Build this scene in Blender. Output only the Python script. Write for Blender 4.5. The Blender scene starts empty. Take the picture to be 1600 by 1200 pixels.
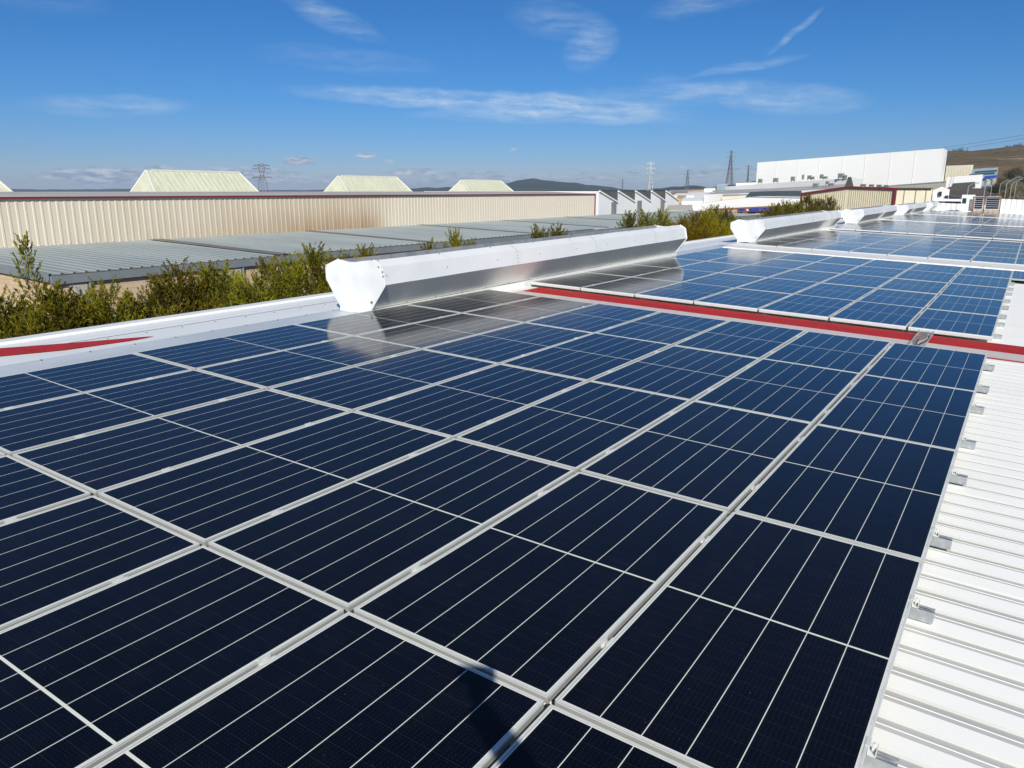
import bpy, bmesh, math, random
from mathutils import Vector, Matrix, noise
R = math.radians
rnd = random.Random(7)
sc = bpy.context.scene
col = sc.collection

# ------------------------------------------------------------------ camera
F = 1194.336                                   # focal length in pixels of a 1600 px wide picture
CAM = Vector((0.23144, -2.16704, 1.88916))
MC = ((0.83218376, 0.55449995, 0.0), (0.13567877, -0.20362427, -0.9696022), (-0.53764437, 0.80688721, -0.24468667))
cd = bpy.data.cameras.new('camera'); co = bpy.data.objects.new('camera', cd); col.objects.link(co)
cd.sensor_width = 36; cd.lens = F / 1600 * 36; cd.clip_start = .05; cd.clip_end = 20000
rt, dn, fw = (Vector(v) for v in MC)
m3 = Matrix((rt, -dn, -fw)).transposed()
co.matrix_world = Matrix.Translation(CAM) @ m3.to_4x4()
sc.camera = co

def ray(u, v):
    a, b = (u - 800) / F, (v - 600) / F
    return rt * a + dn * b + fw
def at(u, v, ax, val):
    d = ray(u, v); s = (val - CAM[ax]) / d[ax]
    return CAM + d * s
def aty(u, v, y): return at(u, v, 1, y)
def atd(u, v, d): return CAM + ray(u, v) * d

# ------------------------------------------------------------------ light, world
SUN = Vector((0.49068565, -0.65876873, 0.57030812)).normalized()
sl = bpy.data.lights.new('sun', 'SUN'); sl.energy = 5.0; sl.angle = R(.53); sl.color = (1, .958, .86)
so = bpy.data.objects.new('sun', sl); col.objects.link(so)
so.rotation_euler = SUN.to_track_quat('Z', 'Y').to_euler()
sc.view_settings.view_transform = 'Standard'; sc.view_settings.look = 'None'
sc.view_settings.exposure = 0; sc.view_settings.gamma = 1
w = bpy.data.worlds.new('World'); sc.world = w; w.use_nodes = True

class NT:
    """small helper round a node tree"""
    def __init__(s, nt): s.nt = nt; s.n = nt.nodes; s.l = nt.links
    def new(s, t, **k):
        n = s.n.new(t)
        for a, b in k.items(): setattr(n, a, b)
        return n
    def put(s, sock, v):
        if isinstance(v, bpy.types.NodeSocket): s.l.new(v, sock)
        else: sock.default_value = v
    def m(s, op, a, b=None, c=None, clamp=False):
        n = s.new('ShaderNodeMath', operation=op); n.use_clamp = clamp
        s.put(n.inputs[0], a)
        if b is not None: s.put(n.inputs[1], b)
        if c is not None: s.put(n.inputs[2], c)
        return n.outputs[0]
    def mix(s, f, a, b):
        n = s.new('ShaderNodeMix', data_type='RGBA'); s.put(n.inputs[0], f)
        for k, v in ((6, a), (7, b)):
            if not isinstance(v, bpy.types.NodeSocket) and len(v) == 3: v = (*v, 1)
            s.put(n.inputs[k], v)
        return n.outputs[2]
    def noise(s, vec, scale, detail=3, rough=.5, out=0):
        n = s.new('ShaderNodeTexNoise'); s.put(n.inputs['Scale'], scale); s.put(n.inputs['Detail'], detail); s.put(n.inputs['Roughness'], rough)
        if vec is not None: s.l.new(vec, n.inputs['Vector'])
        return n.outputs[out]
    def ramp(s, v, lo, hi, smooth=True):
        n = s.new('ShaderNodeMapRange'); n.interpolation_type = 'SMOOTHSTEP' if smooth else 'LINEAR'
        s.put(n.inputs[0], v); s.put(n.inputs[1], lo); s.put(n.inputs[2], hi)
        return n.outputs[0]
    def comb(s, x, y, z):
        n = s.new('ShaderNodeCombineXYZ')
        for i, v in enumerate((x, y, z)): s.put(n.inputs[i], v)
        return n.outputs[0]
    def sep(s, v):
        n = s.new('ShaderNodeSeparateXYZ'); s.l.new(v, n.inputs[0]); return n.outputs
    def scale(s, v, t):
        n = s.new('ShaderNodeVectorMath', operation='MULTIPLY'); s.l.new(v, n.inputs[0]); n.inputs[1].default_value = t
        return n.outputs[0]

T = NT(w.node_tree)
bg = next(n for n in T.n if n.type == 'BACKGROUND')
sky = T.new('ShaderNodeTexSky', sky_type='NISHITA'); sky.sun_disc = False
sky.sun_elevation = math.asin(SUN.z); sky.sun_rotation = math.atan2(SUN.x, SUN.y)
sky.altitude = 0; sky.air_density = 1.0; sky.dust_density = .1; sky.ozone_density = 1.6
tc = T.new('ShaderNodeTexCoord'); d = tc.outputs['Generated']
dx, dy, dz = T.sep(d)
az = T.m('MULTIPLY', T.m('ARCTAN2', dx, dy), 57.2958)
el = T.m('MULTIPLY', T.m('ARCSINE', dz), 57.2958)
warp = T.noise(T.comb(az, el, 0), .22, 3, .6, 1)
wx, wy, wz = T.sep(warp)
azw = T.m('ADD', az, T.m('MULTIPLY', T.m('SUBTRACT', wx, .5), 1.8))
elw = T.m('ADD', el, T.m('MULTIPLY', T.m('SUBTRACT', wy, .5), .9))
# wispy clouds: azimuth, elevation, half length, half height (degrees), tilt, strength
CL = [(-35, 6.0, 15, .85, -3, .80), (-31, 5.0, 11, .5, -1, .5), (-15.5, 6.1, 6.2, 1.15, -6, .52), (-60, 5.2, 5.2, .75, 2, .38), (-46, 11.2, 4, .9, -20, .38),
      (-28.3, 9.6, 2.3, 1.6, 35, .42), (-30.5, 11.2, 4, 1.4, -10, .22), (-17.6, 8.1, 4.2, .35, 8, .36), (-14.8, 10.1, 2.4, .28, 38, .42), (-22.5, 7.0, 2.6, .9, -10, .28),
      (-20, 12.3, 5, .9, 8, .3), (-45, 8.6, 7, .9, -4, .16), (-63, 11, 4, 1, 0, .12), (-25, 6.2, 8, 1.0, 2, .25), (8, 9, 9, 1.4, 4, .3), (40, 12, 14, 2, 0, .3), (-100, 12, 16, 2, 0, .3)]
tot = None
for (a0, e0, la, le, ti, st) in CL:
    c_, s_ = math.cos(R(ti)), math.sin(R(ti))
    x = T.m('SUBTRACT', azw, a0); y = T.m('SUBTRACT', elw, e0)
    X = T.m('DIVIDE', T.m('ADD', T.m('MULTIPLY', x, c_), T.m('MULTIPLY', y, s_)), la)
    Y = T.m('DIVIDE', T.m('SUBTRACT', T.m('MULTIPLY', y, c_), T.m('MULTIPLY', x, s_)), le)
    r2 = T.m('ADD', T.m('MULTIPLY', X, X), T.m('MULTIPLY', Y, Y))
    b = T.m('MULTIPLY', T.m('SUBTRACT', 1, r2, clamp=True), st)
    tot = b if tot is None else T.m('ADD', tot, b)
fib = T.noise(T.comb(T.m('MULTIPLY', T.m('ADD', azw, T.m('MULTIPLY', elw, 1.1)), .22), T.m('MULTIPLY', elw, 1.5), 0), 1.3, 6, .60)
fine = T.noise(T.comb(T.m('MULTIPLY', azw, .8), T.m('MULTIPLY', elw, 1.8), 3), 1.1, 5, .65)
wisp = T.m('MULTIPLY', T.m('MULTIPLY', tot, 1.3), T.m('MULTIPLY', T.ramp(fib, .18, .86), T.m('ADD', T.m('MULTIPLY', T.ramp(fine, .2, .8), .6), .45)))
# low cumulus bank near the horizon
CU = [(-45, .7, 26, .7, .55), (-20, 1.2, 14, .9, .42), (-61, .9, 5.2, .8, .9), (-52.5, 1.0, 5.5, .75, .9), (-48.6, 2.05, 1.7, .42, .9), (-44.1, 2.45, .9, .28, .9), (-42.6, 2.1, .9, .22, .6), (-41, 1.3, 2.2, .45, .9), (-36.5, .8, 6.5, .75, .8),
      (-28, .9, 8, .7, .5), (-33.6, 2.9, .8, .2, .5), (-57.7, 1.4, 1.4, .38, .8)]
tc2 = None
for (a0, e0, la, le, st) in CU:
    X = T.m('DIVIDE', T.m('SUBTRACT', az, a0), la); Y = T.m('DIVIDE', T.m('SUBTRACT', el, e0), le)
    r2 = T.m('ADD', T.m('MULTIPLY', X, X), T.m('MULTIPLY', Y, Y))
    b = T.m('MULTIPLY', T.m('SUBTRACT', 1, r2, clamp=True), st)
    tc2 = b if tc2 is None else T.m('MAXIMUM', tc2, b)
cn = T.noise(T.comb(T.m('MULTIPLY', az, .55), T.m('MULTIPLY', el, 1.8), 0), 1.5, 6, .62)
cu = T.m('MULTIPLY', T.ramp(T.m('ADD', tc2, T.m('MULTIPLY', T.m('SUBTRACT', cn, .5), 2.2)), .1, 1.15), T.ramp(tc2, 0, .4))
hs = T.new('ShaderNodeHueSaturation'); T.l.new(sky.outputs[0], hs.inputs['Color']); hs.inputs['Saturation'].default_value = 1.0; hs.inputs['Value'].default_value = 1.0
cr = T.new('ShaderNodeValToRGB'); T.l.new(T.m('DIVIDE', el, 40, clamp=True), cr.inputs[0])
for k, (e_, c_) in enumerate(((0, (.46, .55, .88)), (2.5, (.31, .51, .93)), (6, (.20, .485, .92)), (11.5, (.150, .465, .88)), (22, (.26, .50, .80)), (40, (.62, .75, .90)))):
    el_ = cr.color_ramp.elements[k] if k < 2 else cr.color_ramp.elements.new(e_ / 40)
    el_.position = e_ / 40; el_.color = (*c_, 1)
tn = T.new('ShaderNodeMix', data_type='RGBA', blend_type='MULTIPLY'); tn.inputs[0].default_value = 1
T.l.new(hs.outputs[0], tn.inputs[6]); T.l.new(cr.outputs[0], tn.inputs[7])
lit = T.ramp(T.noise(T.comb(T.m('MULTIPLY', az, .6), T.m('MULTIPLY', el, 2.2), 5), 1.6, 4, .6), .38, .66)
cucol = T.mix(lit, (2.9, 3.7, 5.3), (6.6, 7.2, 8.0))
c1 = T.mix(T.m('MULTIPLY', cu, 1.15, clamp=True), tn.outputs[2], cucol)
c2 = T.mix(T.m('MULTIPLY', wisp, 1.0, clamp=True), c1, (7.4, 8.6, 9.6))
T.l.new(c2, bg.inputs[0]); bg.inputs[1].default_value = .09

# ------------------------------------------------------------------ materials
def mat(name, rgb, rough=.6, metal=0, spec=.5, build=None):
    m = bpy.data.materials.new(name); m.use_nodes = True
    t = NT(m.node_tree); b = next(n for n in t.n if n.type == 'BSDF_PRINCIPLED')
    b.inputs['Base Color'].default_value = (*rgb, 1); b.inputs['Roughness'].default_value = rough
    b.inputs['Metallic'].default_value = metal; b.inputs['Specular IOR Level'].default_value = spec
    t.b = b; t.obj = t.new('ShaderNodeTexCoord').outputs['Object']
    if build: build(t, b)
    return m
def bump(t, b, h, dist=.01, st=.5):
    n = t.new('ShaderNodeBump'); t.l.new(h, n.inputs['Height']); n.inputs['Distance'].default_value = dist; n.inputs['Strength'].default_value = st
    t.l.new(n.outputs[0], b.inputs['Normal'])
def mottled(name, rgb, rgb2, scale=3, rough=.6, metal=0, stretch=(1, 1, 1), lo=.4, hi=.7, bm=0, r2=None, spec=.5):
    def f(t, b):
        v = t.scale(t.obj, stretch); n = t.noise(v, scale, 6, .6)
        t.l.new(t.mix(t.ramp(n, lo, hi), rgb, rgb2), b.inputs['Base Color'])
        if r2 is not None: t.l.new(t.m('ADD', t.m('MULTIPLY', n, r2 - rough), rough), b.inputs['Roughness'])
        if bm: bump(t, b, n, bm)
    return mat(name, rgb, rough, metal, spec, f)

# solar panel geometry constants
PW, PL = 1.0487, 2.112           # pitch
GAPX, GAPY = .030, .030
W_, L_ = PW - GAPX, PL - GAPY    # outer frame size
TH = .035
def cells(t, b):
    x, y, z = t.sep(t.obj)
    mg = .017
    cw = (W_ - 2 * mg) / 6
    fx = t.m('FRACT', t.m('DIVIDE', t.m('ADD', x, W_ - mg), cw))          # 0..1 in a column
    ex = t.m('MULTIPLY', t.m('MINIMUM', fx, t.m('SUBTRACT', 1, fx)), cw)   # metres to the nearest column gap
    ln = t.m('LESS_THAN', ex, .0019)
    my = t.m('ABSOLUTE', t.m('SUBTRACT', y, L_ / 2))
    mid = t.m('LESS_THAN', my, .0065)
    inx = t.m('MAXIMUM', t.m('GREATER_THAN', x, -mg), t.m('LESS_THAN', x, -(W_ - mg)))
    iny = t.m('MAXIMUM', t.m('LESS_THAN', y, mg), t.m('GREATER_THAN', y, L_ - mg))
    white = t.m('MAXIMUM', t.m('MAXIMUM', ln, mid), t.m('MAXIMUM', inx, iny))
    # faint half-cell joints and busbar dots
    ch = (L_ - 2 * mg) / 24
    fy = t.m('FRACT', t.m('DIVIDE', t.m('SUBTRACT', y, mg), ch))
    ey = t.m('MULTIPLY', t.m('MINIMUM', fy, t.m('SUBTRACT', 1, fy)), ch)
    joint = t.m('LESS_THAN', ey, .0008)
    fb = t.m('FRACT', t.m('MULTIPLY', fx, 9))
    bus = t.m('LESS_THAN', t.m('ABSOLUTE', t.m('SUBTRACT', fb, .5)), .035)
    pads = t.m('MULTIPLY', bus, t.m('LESS_THAN', t.m('FRACT', t.m('MULTIPLY', fy, 6)), .3))
    oi = t.new('ShaderNodeObjectInfo')
    off = t.new('ShaderNodeVectorMath', operation='ADD'); t.l.new(t.obj, off.inputs[0]); t.l.new(oi.outputs['Location'], off.inputs[1])
    sp = t.noise(t.scale(off.outputs[0], (260, 90, 1)), 1.0, 2, .5)
    spk = t.m('MULTIPLY', t.ramp(sp, .6, .78), .5)
    cl = t.noise(off.outputs[0], 2.2, 3, .5)
    base = t.mix(t.ramp(cl, .35, .65), (.0008, .0014, .0050), (.0016, .0026, .0085))
    base = t.mix(oi.outputs['Random'], base, (.0012, .0016, .0050))
    base = t.mix(t.m('MULTIPLY', t.ramp(oi.outputs['Random'], .75, 1), .6), base, (.0050, .0038, .0095))
    c = t.mix(t.m('MULTIPLY', spk, .9), base, (.030, .036, .060))
    c = t.mix(t.m('MULTIPLY', pads, .45), c, (.06, .07, .11))
    c = t.mix(t.m('MULTIPLY', joint, .25), c, (.05, .06, .09))
    c = t.mix(white, c, (.72, .73, .65))
    dust = t.noise(off.outputs[0], 7, 6, .7)
    c = t.mix(t.m('MULTIPLY', t.ramp(dust, .45, .85), .012), c, (.35, .32, .28))
    dsp = t.noise(off.outputs[0], 95, 1, .5)
    c = t.mix(t.m('MULTIPLY', t.ramp(dsp, .79, .83), .2), c, (.5, .5, .47))
    t.l.new(c, b.inputs['Base Color'])
    t.l.new(t.m('ADD', t.m('MULTIPLY', cl, .06), .085), b.inputs['Roughness'])
    b.inputs['IOR'].default_value = 1.33
    b.inputs['Sheen Weight'].default_value = .012; b.inputs['Sheen Roughness'].default_value = .45; b.inputs['Sheen Tint'].default_value = (1, .95, .88, 1)
    bump(t, b, t.noise(off.outputs[0], 5, 2, .5), .0012, .5)
M = {}
M['cells'] = mat('solar_glass', (.01, .015, .04), .12, 0, .5, cells)
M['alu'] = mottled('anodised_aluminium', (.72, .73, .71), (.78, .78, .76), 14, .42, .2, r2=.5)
M['alus'] = mottled('shaded_frame_side', (.50, .51, .48), (.56, .565, .53), 5, .45, .45, stretch=(1, 1, 8), r2=.5)  # frame sides darker than the lips, their shade put into the colour
M['aluc'] = mottled('cast_clamp', (.72, .72, .69), (.80, .80, .77), 40, .4, .2)
M['galv'] = mottled('galvanised_steel', (.44, .47, .49), (.58, .60, .61), 22, .42, .5, stretch=(1, 1, 1), r2=.6)
M['white'] = mottled('white_sheet', (.80, .81, .80), (.74, .75, .735), 1.2, .42, 0, lo=.45, hi=.8)
M['whiteroof'] = mottled('white_roof_sheet', (.90, .895, .86), (.86, .855, .82), .9, .38, 0, stretch=(1, 1, 1), lo=.42, hi=.8)
M['seamshade'] = mat('seam_shadow_grey', (.20, .20, .21), .7)  # dark grey standing in for shadow lines on the left slope
M['ribgrey'] = mottled('grey_trough', (.50, .50, .475), (.60, .60, .575), 1.3, .5, stretch=(.5, 2, 1), lo=.3, hi=.75)  # greyer sheet colour for the rib sides and troughs
M['flash'] = mottled('ridge_flashing', (.55, .59, .62), (.66, .69, .71), 1.4, .4, .2, stretch=(1, .4, 1), lo=.35, hi=.65, bm=.004)
M['ventw'] = mottled('ventilator_white', (.76, .77, .775), (.70, .72, .73), 1.6, .32, .0, lo=.4, hi=.75, bm=.006)
M['ventu'] = mottled('ventilator_underside', (.88, .87, .79), (.83, .82, .75), 1.3, .75, 0, spec=.15, stretch=(1, .25, 1), lo=.35, hi=.7)  # lighter than the side sheets: sunlight bounced off the panels, put into the colour
M['ventt'] = mottled('weathered_top_sheet', (.34, .35, .36), (.24, .25, .255), 5, .5, .3)
M['red'] = mottled('red_paint', (.46, .022, .018), (.36, .020, .017), 1.2, .62, spec=.2, stretch=(1, 4, 1), lo=.35, hi=.75)
M['pink'] = mottled('pale_pink_sheet', (.62, .54, .50), (.55, .46, .42), 2, .4)  # pale pink for the near slope of the red bay cap
M['capw'] = mottled('cream_white_cap', (.74, .71, .67), (.66, .62, .59), 2, .4)
M['dark'] = mat('black_rubber', (.02, .02, .02), .6)
M['screw'] = mat('screw_head', (.25, .25, .25), .4, .8)
def cream(t, b):
    x, y, z = t.sep(t.obj)
    n = t.noise(t.scale(t.obj, (1, 1, .25)), .5, 5, .6)
    n2 = t.noise(t.scale(t.obj, (1, 1, .12)), 2.5, 4, .6)
    c = t.mix(t.ramp(n, .35, .7), (.73, .655, .52), (.69, .61, .47))
    c = t.mix(t.m('MULTIPLY', t.ramp(y, 52, 62), .75), c, (.72, .64, .53))
    # rusty brown staining on one stretch of the cladding
    a = t.m('MULTIPLY', t.ramp(y, 18, 43.5), t.m('SUBTRACT', 1, t.ramp(y, 44.5, 47.5)))
    low = t.m('ADD', t.m('MULTIPLY', t.m('SUBTRACT', 1, t.ramp(z, -1.2, 1.2)), .5), .35)
    c = t.mix(t.m('MULTIPLY', t.m('MULTIPLY', a, low), t.m('ADD', n2, .35), clamp=True), c, (.33, .19, .08))
    t.l.new(c, b.inputs['Base Color'])
M['cream'] = mat('cream_cladding', (.7, .6, .43), .5, 0, .4, cream)
M['cream2'] = mottled('cream_sheet', (.74, .68, .52), (.69, .63, .47), .4, .5)
M['cream3'] = mottled('cream_rib', (.60, .545, .40), (.56, .505, .37), .4, .5)
M['trim'] = mat('dark_red_trim', (.20, .018, .018), .45)
M['grey'] = mottled('grey_roof_sheet', (.31, .345, .345), (.25, .285, .29), .35, .5, .1, stretch=(.3, 1, 1), lo=.3, hi=.7)
M['greyd'] = mottled('dirty_gutter_strip', (.15, .145, .13), (.20, .19, .17), .8, .6)
M['gutter'] = mottled('grey_gutter', (.21, .25, .275), (.25, .28, .30), 1, .45, .1)
def brick(t, b):
    x, y, z = t.sep(t.obj)
    bt = t.new('ShaderNodeTexBrick'); t.l.new(t.comb(t.m('ADD', x, y), z, 0), bt.inputs['Vector'])
    bt.inputs['Scale'].default_value = 1; bt.inputs['Brick Width'].default_value = .5; bt.inputs['Row Height'].default_value = .22; bt.inputs['Mortar Size'].default_value = .014
    bt.inputs['Color1'].default_value = (.62, .46, .31, 1); bt.inputs['Color2'].default_value = (.56, .42, .28, 1); bt.inputs['Mortar'].default_value = (.42, .32, .22, 1)
    n = t.noise(t.obj, .8, 5, .6)
    t.l.new(t.mix(t.m('MULTIPLY', t.ramp(n, .4, .7), .4), bt.outputs[0], (.66, .54, .40)), b.inputs['Base Color'])
M['block'] = mat('pale_block_wall', (.6, .45, .3), .85, 0, .2, brick)
M['conc'] = mottled('concrete', (.50, .46, .40), (.42, .39, .34), 2, .85)
M['sky_l'] = mottled('skylight_sheet', (.50, .52, .36), (.64, .63, .49), 1.6, .45, 0, stretch=(.6, 3, .6), lo=.3, hi=.7)
M['skyf'] = mat('skylight_frame', (.68, .69, .62), .5)
M['roofgw'] = mottled('pale_fibre_roof', (.36, .35, .33), (.47, .46, .43), .25, .7, stretch=(1, .2, 1))
M['farwhite'] = mottled('far_white_cladding', (.87, .865, .84), (.82, .815, .79), .08, .5)
M['fargrey'] = mottled('far_grey_roof', (.22, .23, .235), (.30, .30, .30), .1, .7)
M['saw'] = mottled('blue_white_cladding', (.86, .88, .88), (.80, .83, .84), .2, .5)
M['sawroof'] = mottled('dark_green_roof', (.065, .075, .07), (.10, .105, .095), .3, .7)
M['brown'] = mottled('brown_brick', (.26, .12, .06), (.20, .09, .045), .6, .8)
M['tan'] = mottled('tan_wall', (.50, .36, .22), (.44, .32, .20), .4, .8)
M['blue'] = mat('blue_paint', (.012, .055, .36), .4)
M['glassd'] = mat('dark_window', (.03, .04, .05), .15)
M['steelblue'] = mottled('steel_blue_panel', (.22, .33, .42), (.28, .38, .45), .3, .5)
M['pyl'] = mat('pylon_steel', (.20, .21, .23), .6, .3)
M['pylw'] = mat('white_pylon_steel', (.62, .63, .64), .6, .1)
M['wire'] = mat('wire', (.10, .10, .11), .6)
M['asph'] = mottled('asphalt', (.055, .055, .056), (.08, .078, .074), .5, .9)
M['wood'] = mottled('pallet_wood', (.26, .13, .06), (.36, .19, .09), 6, .8)
M['bark'] = mottled('bark', (.09, .06, .04), (.05, .035, .025), 8, .9)
def leafmat(name, a, b2, c3):
    def f(t, b):
        n = t.noise(t.obj, 2.3, 3, .6); n2 = t.noise(t.obj, 11, 2, .5)
        c = t.mix(t.ramp(n, .38, .62), a, b2)
        c = t.mix(t.m('MULTIPLY', t.ramp(n2, .5, .72), .6), c, c3)
        oi = t.new('ShaderNodeObjectInfo'); h = t.new('ShaderNodeHueSaturation'); t.l.new(c, h.inputs['Color']); h.inputs['Saturation'].default_value = 1.12
        t.l.new(t.m('ADD', t.m('MULTIPLY', oi.outputs['Random'], .035), .478), h.inputs['Hue']); t.l.new(t.m('ADD', t.m('MULTIPLY', oi.outputs['Random'], .55), .72), h.inputs['Value'])
        t.l.new(h.outputs[0], b.inputs['Base Color'])
    return mat(name, a, .75, 0, .2, f)
M['leaf'] = leafmat('olive_foliage', (.075, .08, .014), (.17, .155, .022), (.31, .25, .04))
M['leafy'] = leafmat('golden_foliage', (.13, .11, .012), (.21, .165, .014), (.30, .22, .02))
M['leafd'] = leafmat('far_foliage', (.035, .042, .018), (.055, .06, .022), (.08, .075, .03))
M['scrub'] = leafmat('bare_scrub', (.13, .105, .06), (.20, .165, .10), (.27, .23, .15))
M['skin'] = mat('skin', (.55, .33, .24), .55)
M['jacket'] = mat('dark_jacket', (.02, .025, .04), .8)
M['phone'] = mat('phone_black', (.01, .01, .012), .25)

# ------------------------------------------------------------------ mesh helpers
def link(name, me, m=None, parent=None, loc=None, rot=None, smooth=False):
    o = bpy.data.objects.new(name, me); col.objects.link(o)
    if m is not None and me is not None:
        for x in (m if isinstance(m, (list, tuple)) else [m]): me.materials.append(x)
    if parent: o.parent = parent
    if loc is not None: o.location = loc
    if rot is not None: o.rotation_euler = rot
    if smooth and me is not None:
        for p in me.polygons: p.use_smooth = True
    return o
class MB:
    def __init__(s): s.v = []; s.f = []; s.mi = []
    def add(s, vs, fs, k=0):
        o = len(s.v); s.v += [tuple(v) for v in vs]; s.f += [tuple(i + o for i in f) for f in fs]; s.mi += [k] * len(fs)
        return s
    def box(s, a, b, k=0, fr=None):
        (x0, y0, z0), (x1, y1, z1) = a, b
        vs = [(x, y, z) for z in (z0, z1) for x, y in ((x0, y0), (x1, y0), (x1, y1), (x0, y1))]
        if fr: vs = [fr(*v) for v in vs]
        return s.add(vs, [(3, 2, 1, 0), (4, 5, 6, 7), (0, 1, 5, 4), (1, 2, 6, 5), (2, 3, 7, 6), (3, 0, 4, 7)], k)
    def bar(s, p, q, w, h=None, k=0, up=Vector((0, 0, 1))):
        p, q = Vector(p), Vector(q); h = h or w; dd = (q - p).normalized()
        a = dd.cross(up)
        if a.length < 1e-3: a = dd.cross(Vector((1, 0, 0)))
        a.normalize(); b = a.cross(dd)
        vs = [e + a * (i * w / 2) + b * (j * h / 2) for e in (p, q) for i, j in ((-1, -1), (1, -1), (1, 1), (-1, 1))]
        return s.add(vs, [(3, 2, 1, 0), (4, 5, 6, 7), (0, 1, 5, 4), (1, 2, 6, 5), (2, 3, 7, 6), (3, 0, 4, 7)], k)
    def cyl(s, p, q, r, r2=None, n=8, k=0):
        p, q = Vector(p), Vector(q); r2 = r if r2 is None else r2; dd = (q - p).normalized()
        a = dd.orthogonal().normalized(); b = dd.cross(a)
        vs = [p + (a * math.cos(t) + b * math.sin(t)) * r for t in (i * 2 * math.pi / n for i in range(n))]
        vs += [q + (a * math.cos(t) + b * math.sin(t)) * r2 for t in (i * 2 * math.pi / n for i in range(n))]
        fs = [(i, (i + 1) % n, n + (i + 1) % n, n + i) for i in range(n)] + [tuple(range(n))[::-1], tuple(range(n, 2 * n))]
        return s.add(vs, fs, k)
    def quad(s, a, b, c, d_, k=0): return s.add([a, b, c, d_], [(0, 1, 2, 3)], k)
    def strip(s, A, B, k=0):           # two polylines of the same length
        n = len(A); return s.add(list(A) + list(B), [(i, i + 1, n + i + 1, n + i) for i in range(n - 1)], k)
    def prism(s, poly, d_, k=0):        # closed polygon swept by a vector
        n = len(poly); d_ = Vector(d_); P = [Vector(p) for p in poly]
        return s.add(P + [p + d_ for p in P], [tuple(range(n))[::-1], tuple(range(n, 2 * n))] + [(i, (i + 1) % n, n + (i + 1) % n, n + i) for i in range(n)], k)
    def mesh(s, name):
        me = bpy.data.meshes.new(name); me.from_pydata(s.v, [], s.f); me.update()
        if any(s.mi):
            me.polygons.foreach_set('material_index', s.mi)
        return me
    def build(s, name, m, parent=None, loc=None, rot=None, smooth=False, fix=True):
        me = s.mesh(name)
        if fix:
            bm = bmesh.new(); bm.from_mesh(me); bmesh.ops.recalc_face_normals(bm, faces=bm.faces); bm.to_mesh(me); bm.free()
        return link(name, me, m, parent, loc, rot, smooth)
def tag(o, label=None, cat=None, group=None, kind=None):
    if label: o['label'] = label
    if cat: o['category'] = cat
    if group: o['group'] = group
    if kind: o['kind'] = kind
    return o
def empty(name, loc=(0, 0, 0), rz=0):
    o = bpy.data.objects.new(name, None); col.objects.link(o); o.location = loc; o.rotation_euler = (0, 0, rz); return o
def copy_tree(o, parent=None):
    c = o.copy(); col.objects.link(c); c.parent = parent
    for ch in o.children: copy_tree(ch, c)
    return c
ORD = ['first', 'second', 'third', 'fourth', 'fifth', 'sixth', 'seventh', 'eighth', 'ninth', 'tenth']

# roof plane: x across (0 = right edge of the panels, minus = towards the ridge), y along the ridge, h above the panel tops
TH0 = R(2.124); cT, sT = math.cos(TH0), math.sin(TH0)
def RP(x, y, h=0): return Vector((x * cT + h * sT, y, -x * sT + h * cT))
HR = -.100                      # top of the roof ribs below the panel tops
RIDX = -7.95
GZ = -6.5
YEND = 80.0

# ------------------------------------------------------------------ terrain, sky is the world
def smooth(a, b, x):
    t = min(1, max(0, (x - a) / (b - a))); return t * t * (3 - 2 * t)
def gz(x, y):
    z = GZ + 2.2 * smooth(120, 320, y)
    z += smooth(300, 640, y) * 33 * smooth(-260, -60, x) * (1 + .15 * smooth(-60, 60, x))
    z += (noise.noise(Vector((x, y, 0)) / 60) * 4 + noise.noise(Vector((x, y, 9)) / 22) * 1.6) * smooth(250, 500, y)
    return z
def grid(name, xs, ys, fz, m, **k):
    b = MB(); n = len(xs)
    b.v = [(x, y, fz(x, y)) for y in ys for x in xs]
    b.f = [(j * n + i, j * n + i + 1, (j + 1) * n + i + 1, (j + 1) * n + i) for j in range(len(ys) - 1) for i in range(n - 1)]
    b.mi = [0] * len(b.f)
    return b.build(name, m, smooth=True, fix=False, **k)
M['land'] = mottled('dry_ground', (.17, .115, .06), (.115, .09, .045), .02, .95, stretch=(1, 2.5, 1), lo=.35, hi=.65, spec=.1)
def hillmat(t, b):
    n = t.noise(t.scale(t.obj, (1, 1.6, 1)), .012, 7, .65); n2 = t.noise(t.scale(t.obj, (1, 2.5, 1)), .06, 5, .65)
    c = t.mix(t.ramp(n, .4, .6), (.19, .115, .055), (.13, .095, .05))
    c = t.mix(t.ramp(n2, .48, .60), c, (.085, .075, .035))
    n3 = t.noise(t.obj, .35, 4, .7); c = t.mix(t.m('MULTIPLY', t.ramp(n3, .52, .60), .7), c, (.05, .05, .025))
    c = t.mix(t.ramp(t.noise(t.scale(t.obj, (1, 4, 1)), .02, 4, .6), .62, .68), c, (.42, .33, .22))
    t.l.new(c, b.inputs['Base Color'])
M['hill'] = mat('brown_hillside', (.2, .13, .07), .95, 0, .1, hillmat)
def frange(a, b, n): return [a + (b - a) * i / (n - 1) for i in range(n)]
xs = [-6000, -4000, -2500, -1500, -900] + frange(-600, 400, 51) + [600, 1000, 2000, 4000, 6000]
ys = [-1500, -600, -200, -60, 0, 40, 80, 110] + frange(130, 900, 60) + [1100, 1500, 2200, 3500, 5200, 8000]
def gfar(x, y): return gz(x, y) * (1 - smooth(900, 1500, y)) + GZ * smooth(900, 1500, y) if y > 900 else gz(x, y)
o = grid('ground', xs, ys, gfar, M['hill']); tag(o, kind='structure')
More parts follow.
